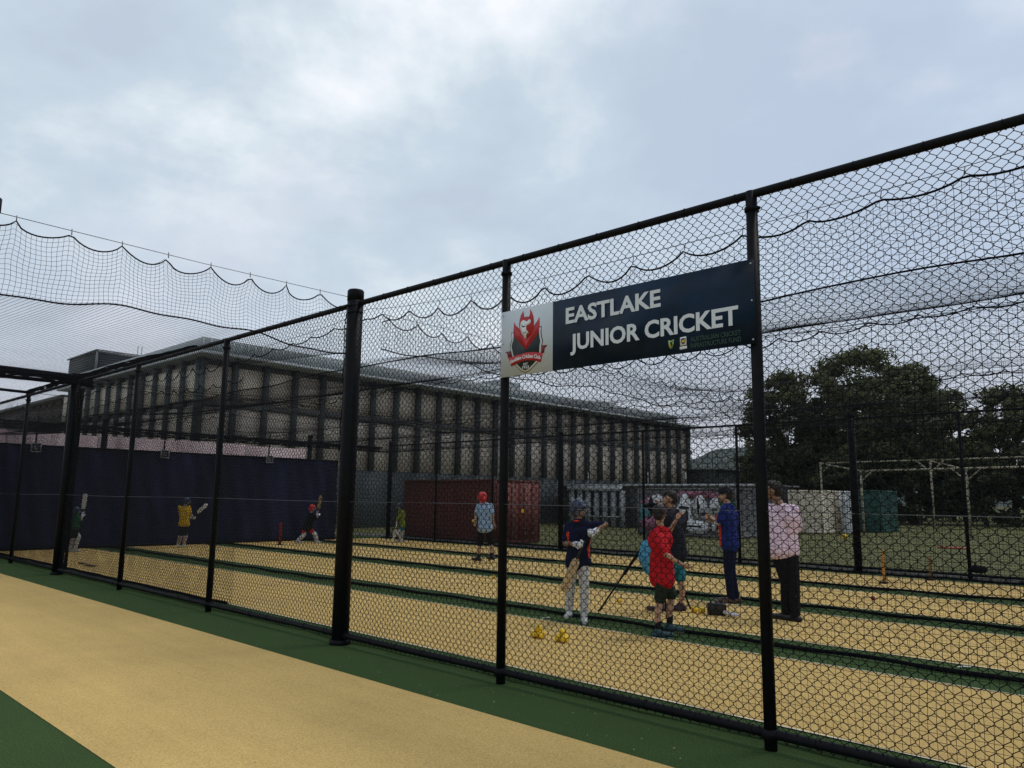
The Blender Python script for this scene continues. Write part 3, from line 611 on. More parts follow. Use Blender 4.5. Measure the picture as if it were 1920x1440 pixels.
gl = [('pink', -19.4, 1.3, .75, .62, 1), ('teal', -19.9, .9, .32, .5, 2), ('white', -19.2, 1.5, .42, .3, 3), ('pink', -19.6, .5, .5, .3, 4), ('teal', -18.7, .55, .35, .35, 5), ('black', -19.5, 1.35, .10, .42, 31), ('black', -19.0, 1.0, .30, .07, 32),
      ('pink', -17.0, 1.85, 1.3, .17, 6), ('white', -17.75, 1.05, .42, .72, 7), ('black', -17.8, 1.25, .26, .10, 8), ('black', -17.62, .85, .07, .34, 9), ('white', -17.0, 1.3, .36, .45, 10), ('black', -17.05, 1.3, .07, .33, 11), ('grey', -16.6, .9, .40, .5, 12), ('black', -16.7, 1.0, .30, .06, 13),
      ('white', -17.2, .42, .80, .25, 14), ('black', -17.3, .45, .55, .05, 15), ('white', -16.25, 1.35, .28, .40, 16), ('black', -16.25, 1.2, .18, .06, 18), ('white', -16.1, .5, .30, .35, 19), ('black', -16.12, .5, .05, .25, 20), ('green', -15.6, 1.2, .30, .85, 17)]
for q, (c_, cx_, cz_, rx, rz, sd_) in enumerate(gl):
    a = Acc(); a.poly(blob(cx_, cz_, rx, rz, sd_), 25.497-0.004*q, 25.505); a.build('graffiti', GC[c_], gt)
a = Acc()
for x0 in (-15.8, -15.6): a.tube([(x0, 25.40, 1.7), (x0+.06, 25.40, 1.15), (x0+.14, 25.40, 1.5), (x0+.2, 25.40, 1.0)], 0.02, 5)
a.build('graffiti', GC['grey'], gt)
BEIGE = mat('cream_container_paint', (0.80, 0.72, 0.56), 0.7, col2=(0.62, 0.54, 0.42), scale=0.9, bump=0.2, bscale=20)
ct = container('cream shipping container with worn paint behind the man in pink', -16.8, -15.0, 34.5, 37.0, 2.20, BEIGE)
container('narrow white steel locker standing beside the cream container', -14.65, -14.35, 36.0, 37.4, 2.18, mat('white_container_paint', (0.52, 0.54, 0.55), 0.7, var=0.2, scale=1))
container('dark green shipping container standing end-on in the field', -15.0, -13.6, 39.0, 42.0, 2.27, mat('green_container_paint', (0.018, 0.075, 0.062), 0.6, var=0.25, scale=1), None, None)
t = thing('field_shed', 'long low shed with white roof edge and white pillared porch beyond the graffiti container', 'shed', (-22, 34, 0))
a = Acc(); a.box(-30.8, -17.1, 32.3, 36, 0, 2.36); a.build('wall', mat('shed_grey', (0.10, 0.105, 0.11), 0.8, var=0.2, scale=0.5), t)
a = Acc(); a.box(-31.0, -16.9, 31.9, 36.3, 2.362, 2.45); a.build('roof', mat('shed_roof_grey', (0.14, 0.14, 0.15), 0.7), t)
a = Acc(); a.box(-31.0, -16.9, 31.85, 31.897, 2.36, 2.47); a.build('gutter', LIP, t)
a = Acc(); a.box(-29.4, -25.5, 31.5, 31.84, 2.08, 2.34); a.build('porch_beam', LIP, t)
for k in range(7):
    xx = -29.3+k*0.62; a = Acc(); a.box(xx, xx+0.34, 31.6, 31.75, 0, 2.078); a.build('pillar', mat('pillar_white', (0.38, 0.40, 0.42), 0.7, var=0.25, scale=2), t)
a = Acc(); a.box(-29.3, -25.6, 31.52, 31.58, 0.55, 0.62); a.build('handrail', LIP, t)
for xx in (-28.9, -24.5, -22.0):
    a = Acc(); a.tube([(xx, 33, 2.45), (xx, 33, 3.2)], 0.03, 6); a.build('vent_pipe', LIP, t)
t = thing('site_cabin', 'dark flat roofed cabin rising behind the low shed at the end of the long building', 'cabin', (-27.5, 46, 0))
a = Acc(); a.box(-29.0, -26.1, 45, 48, 0, 3.75); a.build('wall', mat('cabin_dark', (0.020, 0.026, 0.026), 0.7), t)
a = Acc(); a.box(-29.15, -25.95, 44.85, 48.15, 3.752, 3.86); a.build('roof', mat('cabin_roof', (0.05, 0.06, 0.06), 0.6), t)

# weathered steel frames in the field
PIPE = mat('weathered_cream_pipe', (0.42, 0.38, 0.28), 0.6, col2=(0.18, 0.15, 0.10), scale=5)
t = thing('pipe_frame', 'open frame of pale weathered pipes with angled braces standing in the field', 'frame', (-10, 40, 0))
def bar(nm, p, q, r=0.05): a = Acc(); a.tube([p, tuple((np.array(p)+np.array(q))/2), q], r, 10); return a.build(nm, PIPE, t, smooth=True)
FY, FZ, RY, RZ = 37.0, 3.25, 50.0, 4.35
fxs = (-13.85, -8.95, -4.0); rxs = (-20.9, -13.75, -6.6)
bar('top_beam', (-13.95, FY, FZ), (-3.9, FY, FZ+0.12)); bar('top_beam', (-21.0, RY, RZ), (-6.5, RY, RZ+0.15))
for x in fxs:
    bar('post', (x, FY, 0), (x, FY, FZ), 0.06)
    for s_ in ((1,) if x == fxs[0] else (-1, 1)): bar('brace', (x, FY, FZ-0.55), (x+s_*0.6, FY, FZ+0.02), 0.035)
for x in rxs:
    bar('post', (x, RY, 0), (x, RY, RZ), 0.07)
    for s_ in ((1,) if x == rxs[0] else (-1, 1)): bar('brace', (x, RY, RZ-0.75), (x+s_*0.8, RY, RZ+0.02), 0.045)
for p, q in zip(fxs, rxs): bar('rafter', (p, FY, FZ), (q, RY, RZ), 0.045)

# ------------------------------------------------------------------ trees
LEAF = [mat('eucalypt_leaf', (0.165, 0.178, 0.108), 0.8, col2=(0.07, 0.08, 0.05), scale=0.6, detail=6, spec=0.2), mat('pine_leaf', (0.11, 0.125, 0.075), 0.8, col2=(0.045, 0.056, 0.034), scale=0.7, detail=6, spec=0.2)]
for m_, c_ in zip(LEAF, ((0.20, 0.225, 0.10), (0.13, 0.15, 0.075))):
    t_ = m_.node_tree; tl = t_.nodes.new('ShaderNodeBsdfTranslucent'); tl.inputs['Color'].default_value = (*c_, 1); mx = t_.nodes.new('ShaderNodeMixShader'); mx.inputs[0].default_value = 0.42
    t_.links.new(t_.nodes['Principled BSDF'].outputs[0], mx.inputs[1]); t_.links.new(tl.outputs[0], mx.inputs[2]); t_.links.new(mx.outputs[0], t_.nodes['Material Output'].inputs['Surface'])
BARK = mat('grey_bark', (0.13, 0.11, 0.09), 0.9, var=0.35, scale=4, bump=0.4, bscale=12)
def tree_meshes(seed, h, wd, leafs, lsz, base_frac=0.28, clumps=46, lm=0):
    rg = np.random.default_rng(seed); a = Acc(); tips = []
    tr = max(0.18, h*0.022)
    top = np.array([rg.normal()*0.4, rg.normal()*0.4, h*0.55])
    a.tube([(0, 0, -0.1), tuple(top*0.35+np.array([0.15, 0, 0])), tuple(top*0.7), tuple(top)], tr, 9, rs=[tr*1.25, tr*0.9, tr*0.65, tr*0.4])
    for k in range(9):
        an = k*2.4+rg.random(); f = 0.35+0.6*k/9; p0 = top*f
        ln = wd*0.42*(0.6+0.5*rg.random()); p2 = p0+np.array([math.cos(an)*ln, math.sin(an)*ln, h*(0.16+0.22*rg.random())]); p1 = (p0+p2)/2+np.array([0, 0, -h*0.02])+rg.normal(size=3)*0.2
        a.tube([p0, p1, p2], tr*0.4, 6, rs=[tr*0.42, tr*0.28, tr*0.1]); tips.append(p2)
        for q in range(2):
            p3 = p1+rg.normal(size=3)*wd*0.14+np.array([0, 0, h*0.10]); a.tube([p1, (p1+p3)/2+rg.normal(size=3)*0.1, p3], tr*0.15, 5, rs=[tr*0.2, tr*0.12, tr*0.05]); tips.append(p3)
    trunk = a.mesh('trunk')
    cs = []
    for k in range(clumps):
        u = rg.random(); an = rg.random()*6.283; zf = base_frac+(1-base_frac)*rg.random()
        prof = math.sin(math.pi*min(1, max(0.05, ((zf-base_frac)/(1-base_frac))*0.80+0.16)))**0.6
        rad = wd/2*prof*math.sqrt(0.15+0.85*u)*(0.72+0.28*rg.random()); cs.append((math.cos(an)*rad, math.sin(an)*rad, h*zf*(0.94), wd*(0.055+0.085*rg.random())))
    for p in tips: cs.append((p[0], p[1], p[2], wd*(0.06+0.05*rg.random())))
    n = leafs; ci = rg.integers(0, len(cs), n); cc = np.array(cs)[ci]
    d = rg.normal(size=(n, 3)); d /= np.linalg.norm(d, axis=1)[:, None]; rr = rg.random(n)**0.45
    P = cc[:, :3]+d*(cc[:, 3]*rr)[:, None]*np.array([1.0, 1.0, 0.72])
    A_ = rg.normal(size=(n, 3)); A_ /= np.linalg.norm(A_, axis=1)[:, None]; B_ = np.cross(A_, rg.normal(size=(n, 3))); B_ /= np.linalg.norm(B_, axis=1)[:, None]
    sz = (lsz*(0.6+0.8*rg.random(n)))[:, None]
    V = np.stack([P-A_*sz, P+B_*sz*0.38, P+A_*sz, P-B_*sz*0.38], 1).reshape(-1, 3); F = np.arange(4*n).reshape(-1, 4)
    b = Acc(); b.add(V, F); crown = b.mesh('crown'); trunk.materials.append(BARK); crown.materials.append(LEAF[lm]); return trunk, crown
def place_tree(ms, x, y, s, rz, label, group=None, name='gum_tree', sz=1.0):
    t = thing(name, label, 'tree', (x, y, 0), rz, group); t.scale = (s, s, s*sz)
    for m_, nm in zip(ms, ('trunk', 'crown')):
        o = bpy.data.objects.new(nm, m_); C.objects.link(o); o.parent = t
    return t
TA = tree_meshes(11, 15.6, 11.5, 24000, 0.22, 0.22, 105)
TB = tree_meshes(23, 14.6, 10.5, 22000, 0.22, 0.20, 95)
TC = tree_meshes(5, 11.5, 8.6, 12000, 0.21, 0.24, 55)
TD = tree_meshes(8, 9.0, 9.0, 9000, 0.26, 0.06, 60, lm=1)
place_tree(TA, -22.6, 64, 1.0, 0.5, 'tallest dark gum tree, its rounded top standing above all others over the field')
place_tree(TB, -28.6, 63, 0.95, 2.1, 'broad dark gum tree left of the tallest one, next to the banner post')
place_tree(TB, -18.0, 61, 0.90, 4.0, 'dark gum tree crowding the right side of the tallest tree')
place_tree(TC, -12.0, 66, 1.0, 1.0, 'lower gum tree with a ragged open crown at the right picture edge')
place_tree(TC, -7.5, 70, 0.92, 3.0, 'lower gum tree cut by the right picture edge')
g = 'dark shrubby trees in the belt along the field'
lab = 'dense dark low tree in the belt along the far side of the field'
pts = [(-33, 66, .62), (-29, 58, .70), (-25, 60, .80), (-21, 57, .75), (-17, 59, .80), (-13, 61, .72), (-9, 64, .70), (-5.5, 60, .75), (-2, 66, .8), (-38, 82, .62), (-44, 92, .6), (-31, 80, .9), (-19, 78, 1.0), (-10, 82, 1.0), (-1, 84, 1.0), (3, 70, .9), (8, 78, 1.0), (14, 82, 1.1), (-52, 110, .8), (-60, 120, .8), (-46, 118, .7)]
ords = 'first second third fourth fifth sixth seventh eighth ninth tenth eleventh twelfth'.split()
rows = {'front row': [p for p in pts if p[1] < 73], 'rear row': [p for p in pts if 73 <= p[1] < 100], 'farthest row': [p for p in pts if p[1] >= 100]}
for rn, ps in rows.items():
    for i, (x, y, s) in enumerate(sorted(ps, key=lambda p: math.atan2(p[0], p[1]+5))):
        place_tree(TD, x, y, s, i*1.3+y, '%s bushy dark tree from the left in the %s of the field tree belt' % (ords[i], rn), g, 'bushy_tree', 0.95)
# ------------------------------------------------------------------ people
VOX = 0.010
def remesh(acc, name, m, parent, vox, it=4, fac=0.5):
    me = acc.mesh(name); o = bpy.data.objects.new('tmp', me); C.objects.link(o)
    r = o.modifiers.new('r', 'REMESH'); r.mode = 'VOXEL'; r.voxel_size = vox; r.use_smooth_shade = True
    s = o.modifiers.new('s', 'SMOOTH'); s.iterations = it; s.factor = fac
    bpy.context.view_layer.update(); dg = bpy.context.evaluated_depsgraph_get()
    me2 = bpy.data.meshes.new_from_object(o.evaluated_get(dg)); bpy.data.objects.remove(o); me2.materials.clear(); me2.name = name
    return link(name, me2, m, parent, smooth=True)
SKIN = mat('skin', (0.42, 0.25, 0.17), 0.55, var=0.08, scale=20); SKIND = mat('skin_tan', (0.26, 0.14, 0.085), 0.55, var=0.08, scale=20)
def cloth(nm, c, var=0.10): return mat('cloth_'+nm, c, 0.85, var=var*0.6, scale=5, bump=0.9, bscale=11, spec=0.12)
HAIR = mat('dark_hair', (0.018, 0.013, 0.010), 0.6, bump=0.5, bscale=120)
def v3(*a): return np.array(a, float)
def person(label, loc, H, facing, J=None, skin=SKIN, shirt=None, sleeve=0.7, bottom=None, bot_len=1.0, shoe=None, hair=HAIR, helmet=None, cap=None, pads=None, gloves=None,
           bend=(0, 0), vox=0.009, head_face=None, socks=None, wide=1.0, shirt_len=0.0, panel=None, collar=None, sole=None, hand_curl=0.5):
    """J gives joints in metres in the picture-aligned local frame: x to the right, y away, z up; facing 0 = towards the camera, 90 = to the right"""
    rz = math.atan2(loc[0]*-1, loc[1]+4.96); t = thing('person', label, 'person', loc, rz)
    s = H/1.75; ph_ = math.radians(facing); Fv = v3(math.sin(ph_), -math.cos(ph_), 0); Lv = v3(math.cos(ph_), math.sin(ph_), 0); Z = v3(0, 0, 1)
    hf = math.radians(head_face if head_face is not None else facing); Hf = v3(math.sin(hf), -math.cos(hf), 0); Hl = v3(math.cos(hf), math.sin(hf), 0)
    bx, by = bend; up_ = v3(bx, by, 0)
    def c(l, f, z): return Lv*l*s+Fv*f*s+Z*z*s+up_*max(0, (z-0.92)/0.8)
    j = dict(head=c(0, 0.02, 1.635), neck=c(0, -0.01, 1.46), pel=c(0, 0, 0.95))
    for sd_, n in ((1, 'l'), (-1, 'r')):
        j['sh'+n] = c(sd_*0.175*wide, -0.01, 1.40); j['el'+n] = c(sd_*0.235*wide, -0.02, 1.12); j['wr'+n] = c(sd_*0.25*wide, 0.06, 0.88)
        j['hip'+n] = c(sd_*0.088, 0, 0.93); j['kn'+n] = c(sd_*0.10, 0.02, 0.50); j['an'+n] = c(sd_*0.105, -0.02, 0.085)
        j['toe'+n] = None
    for k, v in (J or {}).items(): j[k] = np.array(v, float)
    for n in 'lr':
        if j['toe'+n] is None: j['toe'+n] = j['an'+n]+Fv*0.185*s+v3(0, 0, -0.05*s)
    if J and 'pel' in J:
        for q, n in ((1, 'l'), (-1, 'r')):
            if 'hip'+n not in J: j['hip'+n] = j['pel']+Lv*q*0.085*s-Z*0.02*s
    Hc = j['head']
    A = Acc(); K = A.cone
    # head
    A.sphere(Hc+Z*0.035*s-Hf*0.012*s, 0.092*s, 16, 12, (1, 1, 1.05)); A.sphere(Hc-Z*0.025*s+Hf*0.030*s, 0.070*s, 14, 10); K(Hc-Z*0.075*s+Hf*0.055*s, Hc-Z*0.06*s+Hf*0.01*s, 0.034*s, 0.052*s)
    K(Hc+Z*0.015*s+Hf*0.088*s, Hc-Z*0.018*s+Hf*0.112*s, 0.010*s, 0.015*s); K(Hc-Z*0.048*s+Hf*0.085*s+Hl*0.018*s, Hc-Z*0.048*s+Hf*0.085*s-Hl*0.018*s, 0.010*s, 0.010*s)
    for q in (1, -1): A.sphere(Hc+Hl*0.088*s*q-Hf*0.005*s, 0.024*s, 8, 6, (0.7, 0.7, 1.2))
    K(j['neck']-Z*0.04*s, Hc-Z*0.05*s-Hf*0.01*s, 0.058*s, 0.052*s)
    ch = (j['shl']+j['shr'])/2-Z*0.10*s; wa = (j['pel']*0.62+ch*0.38); Ls = (j['shl']-j['shr']); Ls /= np.linalg.norm(Ls)+1e-9
    Lh = j['hipl']-j['hipr']; Lh /= np.linalg.norm(Lh)+1e-9
    def torso(B, g, low=0.0):
        B.cone(j['shl']-Ls*0.03*s, j['neck']-Z*0.04*s, (0.050+g)*s, (0.058+g)*s); B.cone(j['shr']+Ls*0.03*s, j['neck']-Z*0.04*s, (0.050+g)*s, (0.058+g)*s)
        for q in (1, -1):
            B.cone(ch+Ls*q*0.085*s*wide, wa+Lh*q*0.062*s*wide, (0.102+g)*s*wide, (0.092+g)*s*wide); B.cone(wa+Lh*q*0.062*s*wide, j['pel']+Lh*q*0.075*s-Z*(0.02+low)*s, (0.092+g)*s*wide, (0.102+g*1.7)*s)
            if q > 0: B.cone(ch, wa, (0.10+g)*s, (0.095+g)*s); B.cone(wa, j['pel']-Z*(0.02+low)*s, (0.095+g)*s, (0.100+g)*s)
            B.cone(ch+Ls*q*0.085*s*wide, (j['shl'] if q > 0 else j['shr'])-Ls*q*0.035*s-Z*0.02*s, (0.10+g)*s, (0.060+g)*s)
    torso(A, 0.0)
    for n in 'lr':
        K(j['sh'+n], j['el'+n], 0.052*s, 0.038*s); K(j['el'+n], j['wr'+n], 0.038*s, 0.025*s)
        # hand: palm, four fingers, thumb
        d = j['wr'+n]-j['el'+n]; d /= np.linalg.norm(d)+1e-9
        side = np.cross(d, Fv+0.3*Z); side /= np.linalg.norm(side)+1e-9; nn_ = np.cross(side, d); w0 = j['wr'+n]
        for q in (-1, 0, 1): K(w0+d*0.015*s+side*q*0.016*s, w0+d*0.085*s+side*q*0.025*s, 0.016*s, 0.014*s, 8)
        for q in range(4):
            of = (q-1.5)*0.019*s; L1 = (0.034, 0.040, 0.038, 0.028)[q]*s; k0 = w0+d*0.088*s+side*of
            k1 = k0+(d*math.cos(hand_curl)+nn_*math.sin(hand_curl))*L1; k2 = k1+(d*math.cos(hand_curl*2.2)+nn_*math.sin(hand_curl*2.2))*L1*0.85
            K(k0, k1, 0.0095*s, 0.0088*s, 8); K(k1, k2, 0.0088*s, 0.0075*s, 8)
        k0 = w0+d*0.03*s+side*0.030*s; k1 = k0+(d*0.75+side*0.55+nn_*0.35)*0.038*s; K(k0, k1, 0.013*s, 0.011*s, 8); K(k1, k1+(d*0.9+nn_*0.5)*0.030*s, 0.011*s, 0.008*s, 8)
        K(j['hip'+n], j['kn'+n], 0.083*s, 0.054*s); md = j['kn'+n]*0.62+j['an'+n]*0.38-Fv*0.018*s; K(j['kn'+n], md, 0.052*s, 0.052*s); K(md, j['an'+n], 0.050*s, 0.033*s)
        K(j['an'+n]-Z*0.03*s-(j['toe'+n]-j['an'+n])*0.15, j['toe'+n], 0.036*s, 0.028*s)
    remesh(A, 'body', skin, t, vox)
    B = Acc()
    for q in (1, -1): B.sphere(Hc+Hf*0.086*s+Hl*q*0.032*s+Z*0.012*s, 0.0085*s, 8, 6)
    B.build('eyes', mat('eye_dark', (0.02, 0.015, 0.012), 0.3), t, smooth=True, local=True)
    if hair is not None:
        B = Acc(); B.sphere(Hc+Z*0.050*s-Hf*0.026*s, 0.098*s, 14, 10); B.sphere(Hc+Z*0.0*s-Hf*0.048*s, 0.080*s, 12, 8); B.sphere(Hc+Z*0.085*s+Hf*0.02*s, 0.068*s, 12, 8); remesh(B, 'hair', hair, t, vox, 2)
    if shirt is not None:
        B = Acc(); torso(B, 0.017, 0.02+shirt_len)
        for n in 'lr':
            e_ = j['sh'+n]+(j['el'+n]-j['sh'+n])*min(1, sleeve); B.cone(j['sh'+n], e_, 0.068*s, 0.058*s)
            if sleeve > 1: B.cone(j['el'+n], j['el'+n]+(j['wr'+n]-j['el'+n])*(sleeve-1), 0.055*s, 0.040*s)
        sh_ = remesh(B, 'shirt', shirt, t, vox, 3)
        if panel is not None:
            pm, ax = panel; B = Acc()
            for q in (ax if isinstance(ax, tuple) else (ax,)):
                dirp = v3(math.sin(math.radians(q)), -math.cos(math.radians(q)), 0)
                B.cone(ch+dirp*0.155*s*wide-Z*0.02*s, wa+dirp*0.118*s*wide, 0.042*s, 0.050*s); B.cone(wa+dirp*0.118*s*wide, j['pel']+dirp*0.125*s-Z*0.06*s, 0.050*s, 0.058*s)
            remesh(B, 'side_panel', pm, sh_, vox, 2)
        if collar is not None:
            B = Acc(); B.tube([j['neck']-Z*0.02*s+v3(math.cos(q)*0.072*s, math.sin(q)*0.072*s, 0)+Fv*(-math.cos(q)*0) for q in np.linspace(0, 6.283, 17)], 0.014*s, 6, cap=False); B.build('collar', collar, sh_, smooth=True, local=True)
    if bottom is not None:
        B = Acc(); B.cone(j['pel']+Lh*0.06*s+Z*0.02*s, j['pel']-Lh*0.06*s+Z*0.02*s, 0.106*s, 0.106*s)
        for n in 'lr':
            B.cone(j['pel']+(j['hip'+n]-j['pel'])*0.9, j['hip'+n], 0.105*s, 0.104*s)
            if bot_len <= 1: B.cone(j['hip'+n], j['hip'+n]+(j['kn'+n]-j['hip'+n])*bot_len, 0.104*s, 0.088*s)
            else: B.cone(j['hip'+n], j['kn'+n], 0.104*s, 0.074*s); B.cone(j['kn'+n], j['kn'+n]+(j['an'+n]-j['kn'+n])*(bot_len-1), 0.074*s, 0.062*s)
        remesh(B, 'trousers' if bot_len > 1.3 else 'shorts', bottom, t, vox, 3)
    if socks is not None:
        for n in 'lr': B = Acc(); B.cone(j['an'+n]-Z*0.01, j['an'+n]+(j['kn'+n]-j['an'+n])*0.28, 0.042*s, 0.047*s); B.build('sock', socks, t, smooth=True, local=True)
    if shoe is not None:
        for n in 'lr':
            B = Acc(); d = j['toe'+n]-j['an'+n]; d[2] = 0; d /= np.linalg.norm(d)+1e-9; g0 = j['an'+n]*1.0; g0[2] = max(0.035*s, j['an'+n][2]-0.045*s); hl = g0-d*0.045*s; tp = g0+d*0.19*s
            B.cone(hl, tp, 0.046*s, 0.036*s); B.cone(j['an'+n]+Z*0.005, g0+d*0.06*s, 0.050*s, 0.046*s); so = remesh(B, 'shoe', shoe, t, max(0.008, vox*0.9), 2)
            B = Acc(); zz = g0[2]-0.030*s
            B.cone(hl+v3(0, 0, -0.022*s), tp+v3(0, 0, -0.016*s), 0.028*s, 0.024*s); B.build('sole', sole or mat('sole_grey', (0.4, 0.4, 0.4), 0.7), so, smooth=True, local=True)
    if helmet is not None:
        B = Acc(); B.sphere(Hc+Z*0.055*s-Hf*0.008*s, 0.124*s, 18, 12, (1, 1, 0.95)); B.sphere(Hc-Z*0.015*s-Hf*0.045*s, 0.105*s, 14, 8)
        B.cone(Hc+Z*0.065*s+Hf*0.09*s+Hl*0.06*s, Hc+Z*0.045*s+Hf*0.17*s+Hl*0.03*s, 0.014*s, 0.010*s); B.cone(Hc+Z*0.065*s+Hf*0.09*s-Hl*0.06*s, Hc+Z*0.045*s+Hf*0.17*s-Hl*0.03*s, 0.014*s, 0.010*s); B.cone(Hc+Z*0.05*s+Hf*0.165*s-Hl*0.03*s, Hc+Z*0.05*s+Hf*0.165*s+Hl*0.03*s, 0.012*s, 0.012*s); B.cone(Hc+Z*0.065*s+Hf*0.12*s-Hl*0.04*s, Hc+Z*0.065*s+Hf*0.12*s+Hl*0.04*s, 0.016*s, 0.016*s)
        hm_ = remesh(B, 'helmet', helmet, t, vox, 2); B = Acc()
        for zz in (0.005, -0.028, -0.061): B.tube([Hc+Z*zz*s+Hf*math.cos(q)*0.150*s+Hl*math.sin(q)*0.118*s for q in np.linspace(-1.5, 1.5, 11)], 0.0045, 6)
        for q in (-0.6, 0, 0.6): B.tube([Hc+Z*zz*s+Hf*math.cos(q)*0.150*s+Hl*math.sin(q)*0.118*s for zz in (0.03, -0.02, -0.065)], 0.004, 5)
        B.build('grille', mat('grille_steel', (0.25, 0.25, 0.26), 0.4, metal=0.7), hm_, local=True)
    if cap is not None:
        B = Acc(); B.sphere(Hc+Z*0.060*s-Hf*0.008*s, 0.105*s, 16, 10, (1, 1, 0.85))
        for q in (-0.05, 0, 0.05): B.cone(Hc+Z*0.070*s+Hf*0.07*s+Hl*q*s, Hc+Z*0.060*s+Hf*0.165*s+Hl*q*0.7*s, 0.013*s, 0.010*s)
        remesh(B, 'cap', cap, t, vox, 2)
    if pads is not None:
        for n in 'lr':
            B = Acc(); fo = Fv*0.030*s
            top_ = j['kn'+n]+(j['hip'+n]-j['kn'+n])*0.28+fo; B.cone(top_, j['kn'+n]+fo*1.4, 0.082*s, 0.088*s); B.cone(j['kn'+n]+fo*1.4, j['an'+n]+fo+Z*0.03, 0.084*s, 0.066*s); B.cone(j['an'+n]+fo, j['an'+n]+Fv*0.09*s-Z*0.02, 0.055*s, 0.038*s)
            pd = remesh(B, 'leg_pad', pads, t, vox, 2); B = Acc()
            for f in (0.25, 0.6):
                p = j['kn'+n]*(1-f)+j['an'+n]*f; B.tube([p+v3(math.cos(q)*0.098*s, math.sin(q)*0.098*s, 0)*(1-0.12*f) for q in np.linspace(0, 6.283, 15)], 0.008*s, 5, cap=False)
            B.build('strap', mat('strap_grey', (0.25, 0.25, 0.26), 0.8), pd, local=True)
    if gloves is not None:
        gm, which = gloves
        for n in which:
            B = Acc(); d = j['wr'+n]-j['el'+n]; d /= np.linalg.norm(d)+1e-9; w0 = j['wr'+n]; side = np.cross(d, Fv+0.3*Z); side /= np.linalg.norm(side)+1e-9; nn_ = np.cross(side, d)
            B.cone(w0-d*0.05*s, w0+d*0.02*s, 0.042*s, 0.046*s); B.cone(w0+d*0.02*s, w0+d*0.075*s, 0.046*s, 0.044*s)
            for q in range(4):
                k0 = w0+d*0.08*s+side*(q-1.5)*0.025*s; k1 = k0+(d*math.cos(hand_curl)+nn_*math.sin(hand_curl))*0.045*s; B.cone(k0, k1, 0.019*s, 0.017*s, 8); B.cone(k1, k1+(d*math.cos(hand_curl*2.4)+nn_*math.sin(hand_curl*2.4))*0.03*s, 0.017*s, 0.015*s, 8)
            k0 = w0+d*0.03*s+side*0.04*s; B.cone(k0, k0+(d+side*0.6)*0.045*s, 0.019*s, 0.016*s, 8)
            remesh(B, 'batting_glove', gm, t, max(0.007, vox*0.8), 1)
    return t, rz
WILLOW = mat('willow', (0.50, 0.36, 0.20), 0.55, var=0.2, scale=6, stretch=(8, 8, 1))
def bat(label, rz, base, top, toe, m=WILLOW, nrm=(0, -1, 0), grip=None):
    """top and toe in the owner's picture-aligned frame"""
    t = thing('cricket_bat', label, 'bat', base, rz); top = np.array(top, float); toe = np.array(toe, float); d = toe-top; Ln = np.linalg.norm(d); d /= Ln
    nn_ = np.array(nrm, float); nn_ -= d*(nn_@d); nn_ /= np.linalg.norm(nn_); sd_ = np.cross(d, nn_); a = Acc(); V = []; prof = [(0.34, 0.018, 0.016), (0.40, 0.050, 0.020), (0.47, 0.054, 0.026), (0.80, 0.055, 0.036), (0.93, 0.054, 0.028), (0.985, 0.045, 0.018), (1.0, 0.025, 0.012)]
    for f, w_, h_ in prof:
        c_ = top+d*Ln*f
        for (x, y) in ((-1, 0.35), (1, 0.35), (1, -0.2), (0, -1), (-1, -0.2)): V.append(c_+sd_*x*w_+nn_*y*h_)
    F = []
    for i in range(len(prof)-1):
        for q in range(5): F.append((i*5+q, i*5+(q+1) % 5, (i+1)*5+(q+1) % 5, (i+1)*5+q))
    F += [(4, 3, 2, 1, 0), tuple(range((len(prof)-1)*5, len(prof)*5))]
    a.add(V, F); a.build('blade', m, t, local=True, bevel=0.004)
    a = Acc(); a.tube([top, top+d*Ln*0.18, top+d*Ln*0.36], 0.0165, 10); a.build('handle', grip or mat('rubber_grip', (0.03, 0.03, 0.035), 0.8), t, smooth=True, local=True)
    return t
c_black = cloth('black', (0.012, 0.012, 0.014)); c_navy = cloth('navy', (0.009, 0.012, 0.036)); c_blue = cloth('royal_navy', (0.016, 0.030, 0.160)); c_red = cloth('red', (0.47, 0.014, 0.022)); c_ored = cloth('orange_red', (0.62, 0.055, 0.03))
c_pink = cloth('pale_pink', (0.80, 0.60, 0.72), 0.08); c_white = cloth('cricket_white', (0.52, 0.52, 0.50), 0.12); c_teal = cloth('teal', (0.03, 0.19, 0.24)); c_sky = cloth('light_blue', (0.30, 0.42, 0.58)); c_yel = cloth('gold', (0.58, 0.36, 0.03)); c_lime = cloth('olive_lime', (0.20, 0.24, 0.04))
c_char = cloth('charcoal', (0.022, 0.024, 0.032)); c_olive = cloth('dark_olive', (0.022, 0.032, 0.022)); c_green = cloth('bottle_green', (0.03, 0.10, 0.05)); c_glove = cloth('glove_white', (0.60, 0.62, 0.66), 0.2)
m_pad = mat('pad_white', (0.55, 0.56, 0.54), 0.7, var=0.12, scale=14, bump=0.4, bscale=35)
h_red = mat('helmet_red', (0.55, 0.03, 0.025), 0.35); h_navy = mat('helmet_navy', (0.035, 0.05, 0.10), 0.4, var=0.2)
sh_white = mat('shoe_white', (0.55, 0.56, 0.58), 0.6, var=0.2, scale=30); sh_black = mat('shoe_black', (0.015, 0.015, 0.016), 0.4); sh_brown = mat('shoe_brown', (0.10, 0.055, 0.04), 0.6); sh_teal = mat('shoe_teal', (0.02, 0.06, 0.075), 0.6, var=0.5, scale=40); sh_pink = mat('shoe_dark_pink', (0.05, 0.03, 0.045), 0.6)

def PX(x0, y0, k): return lambda px, py, dy=0.0: ((px-x0)/k, dy, (y0-py)/k)      # picture-aligned measurements -> metres for one figure
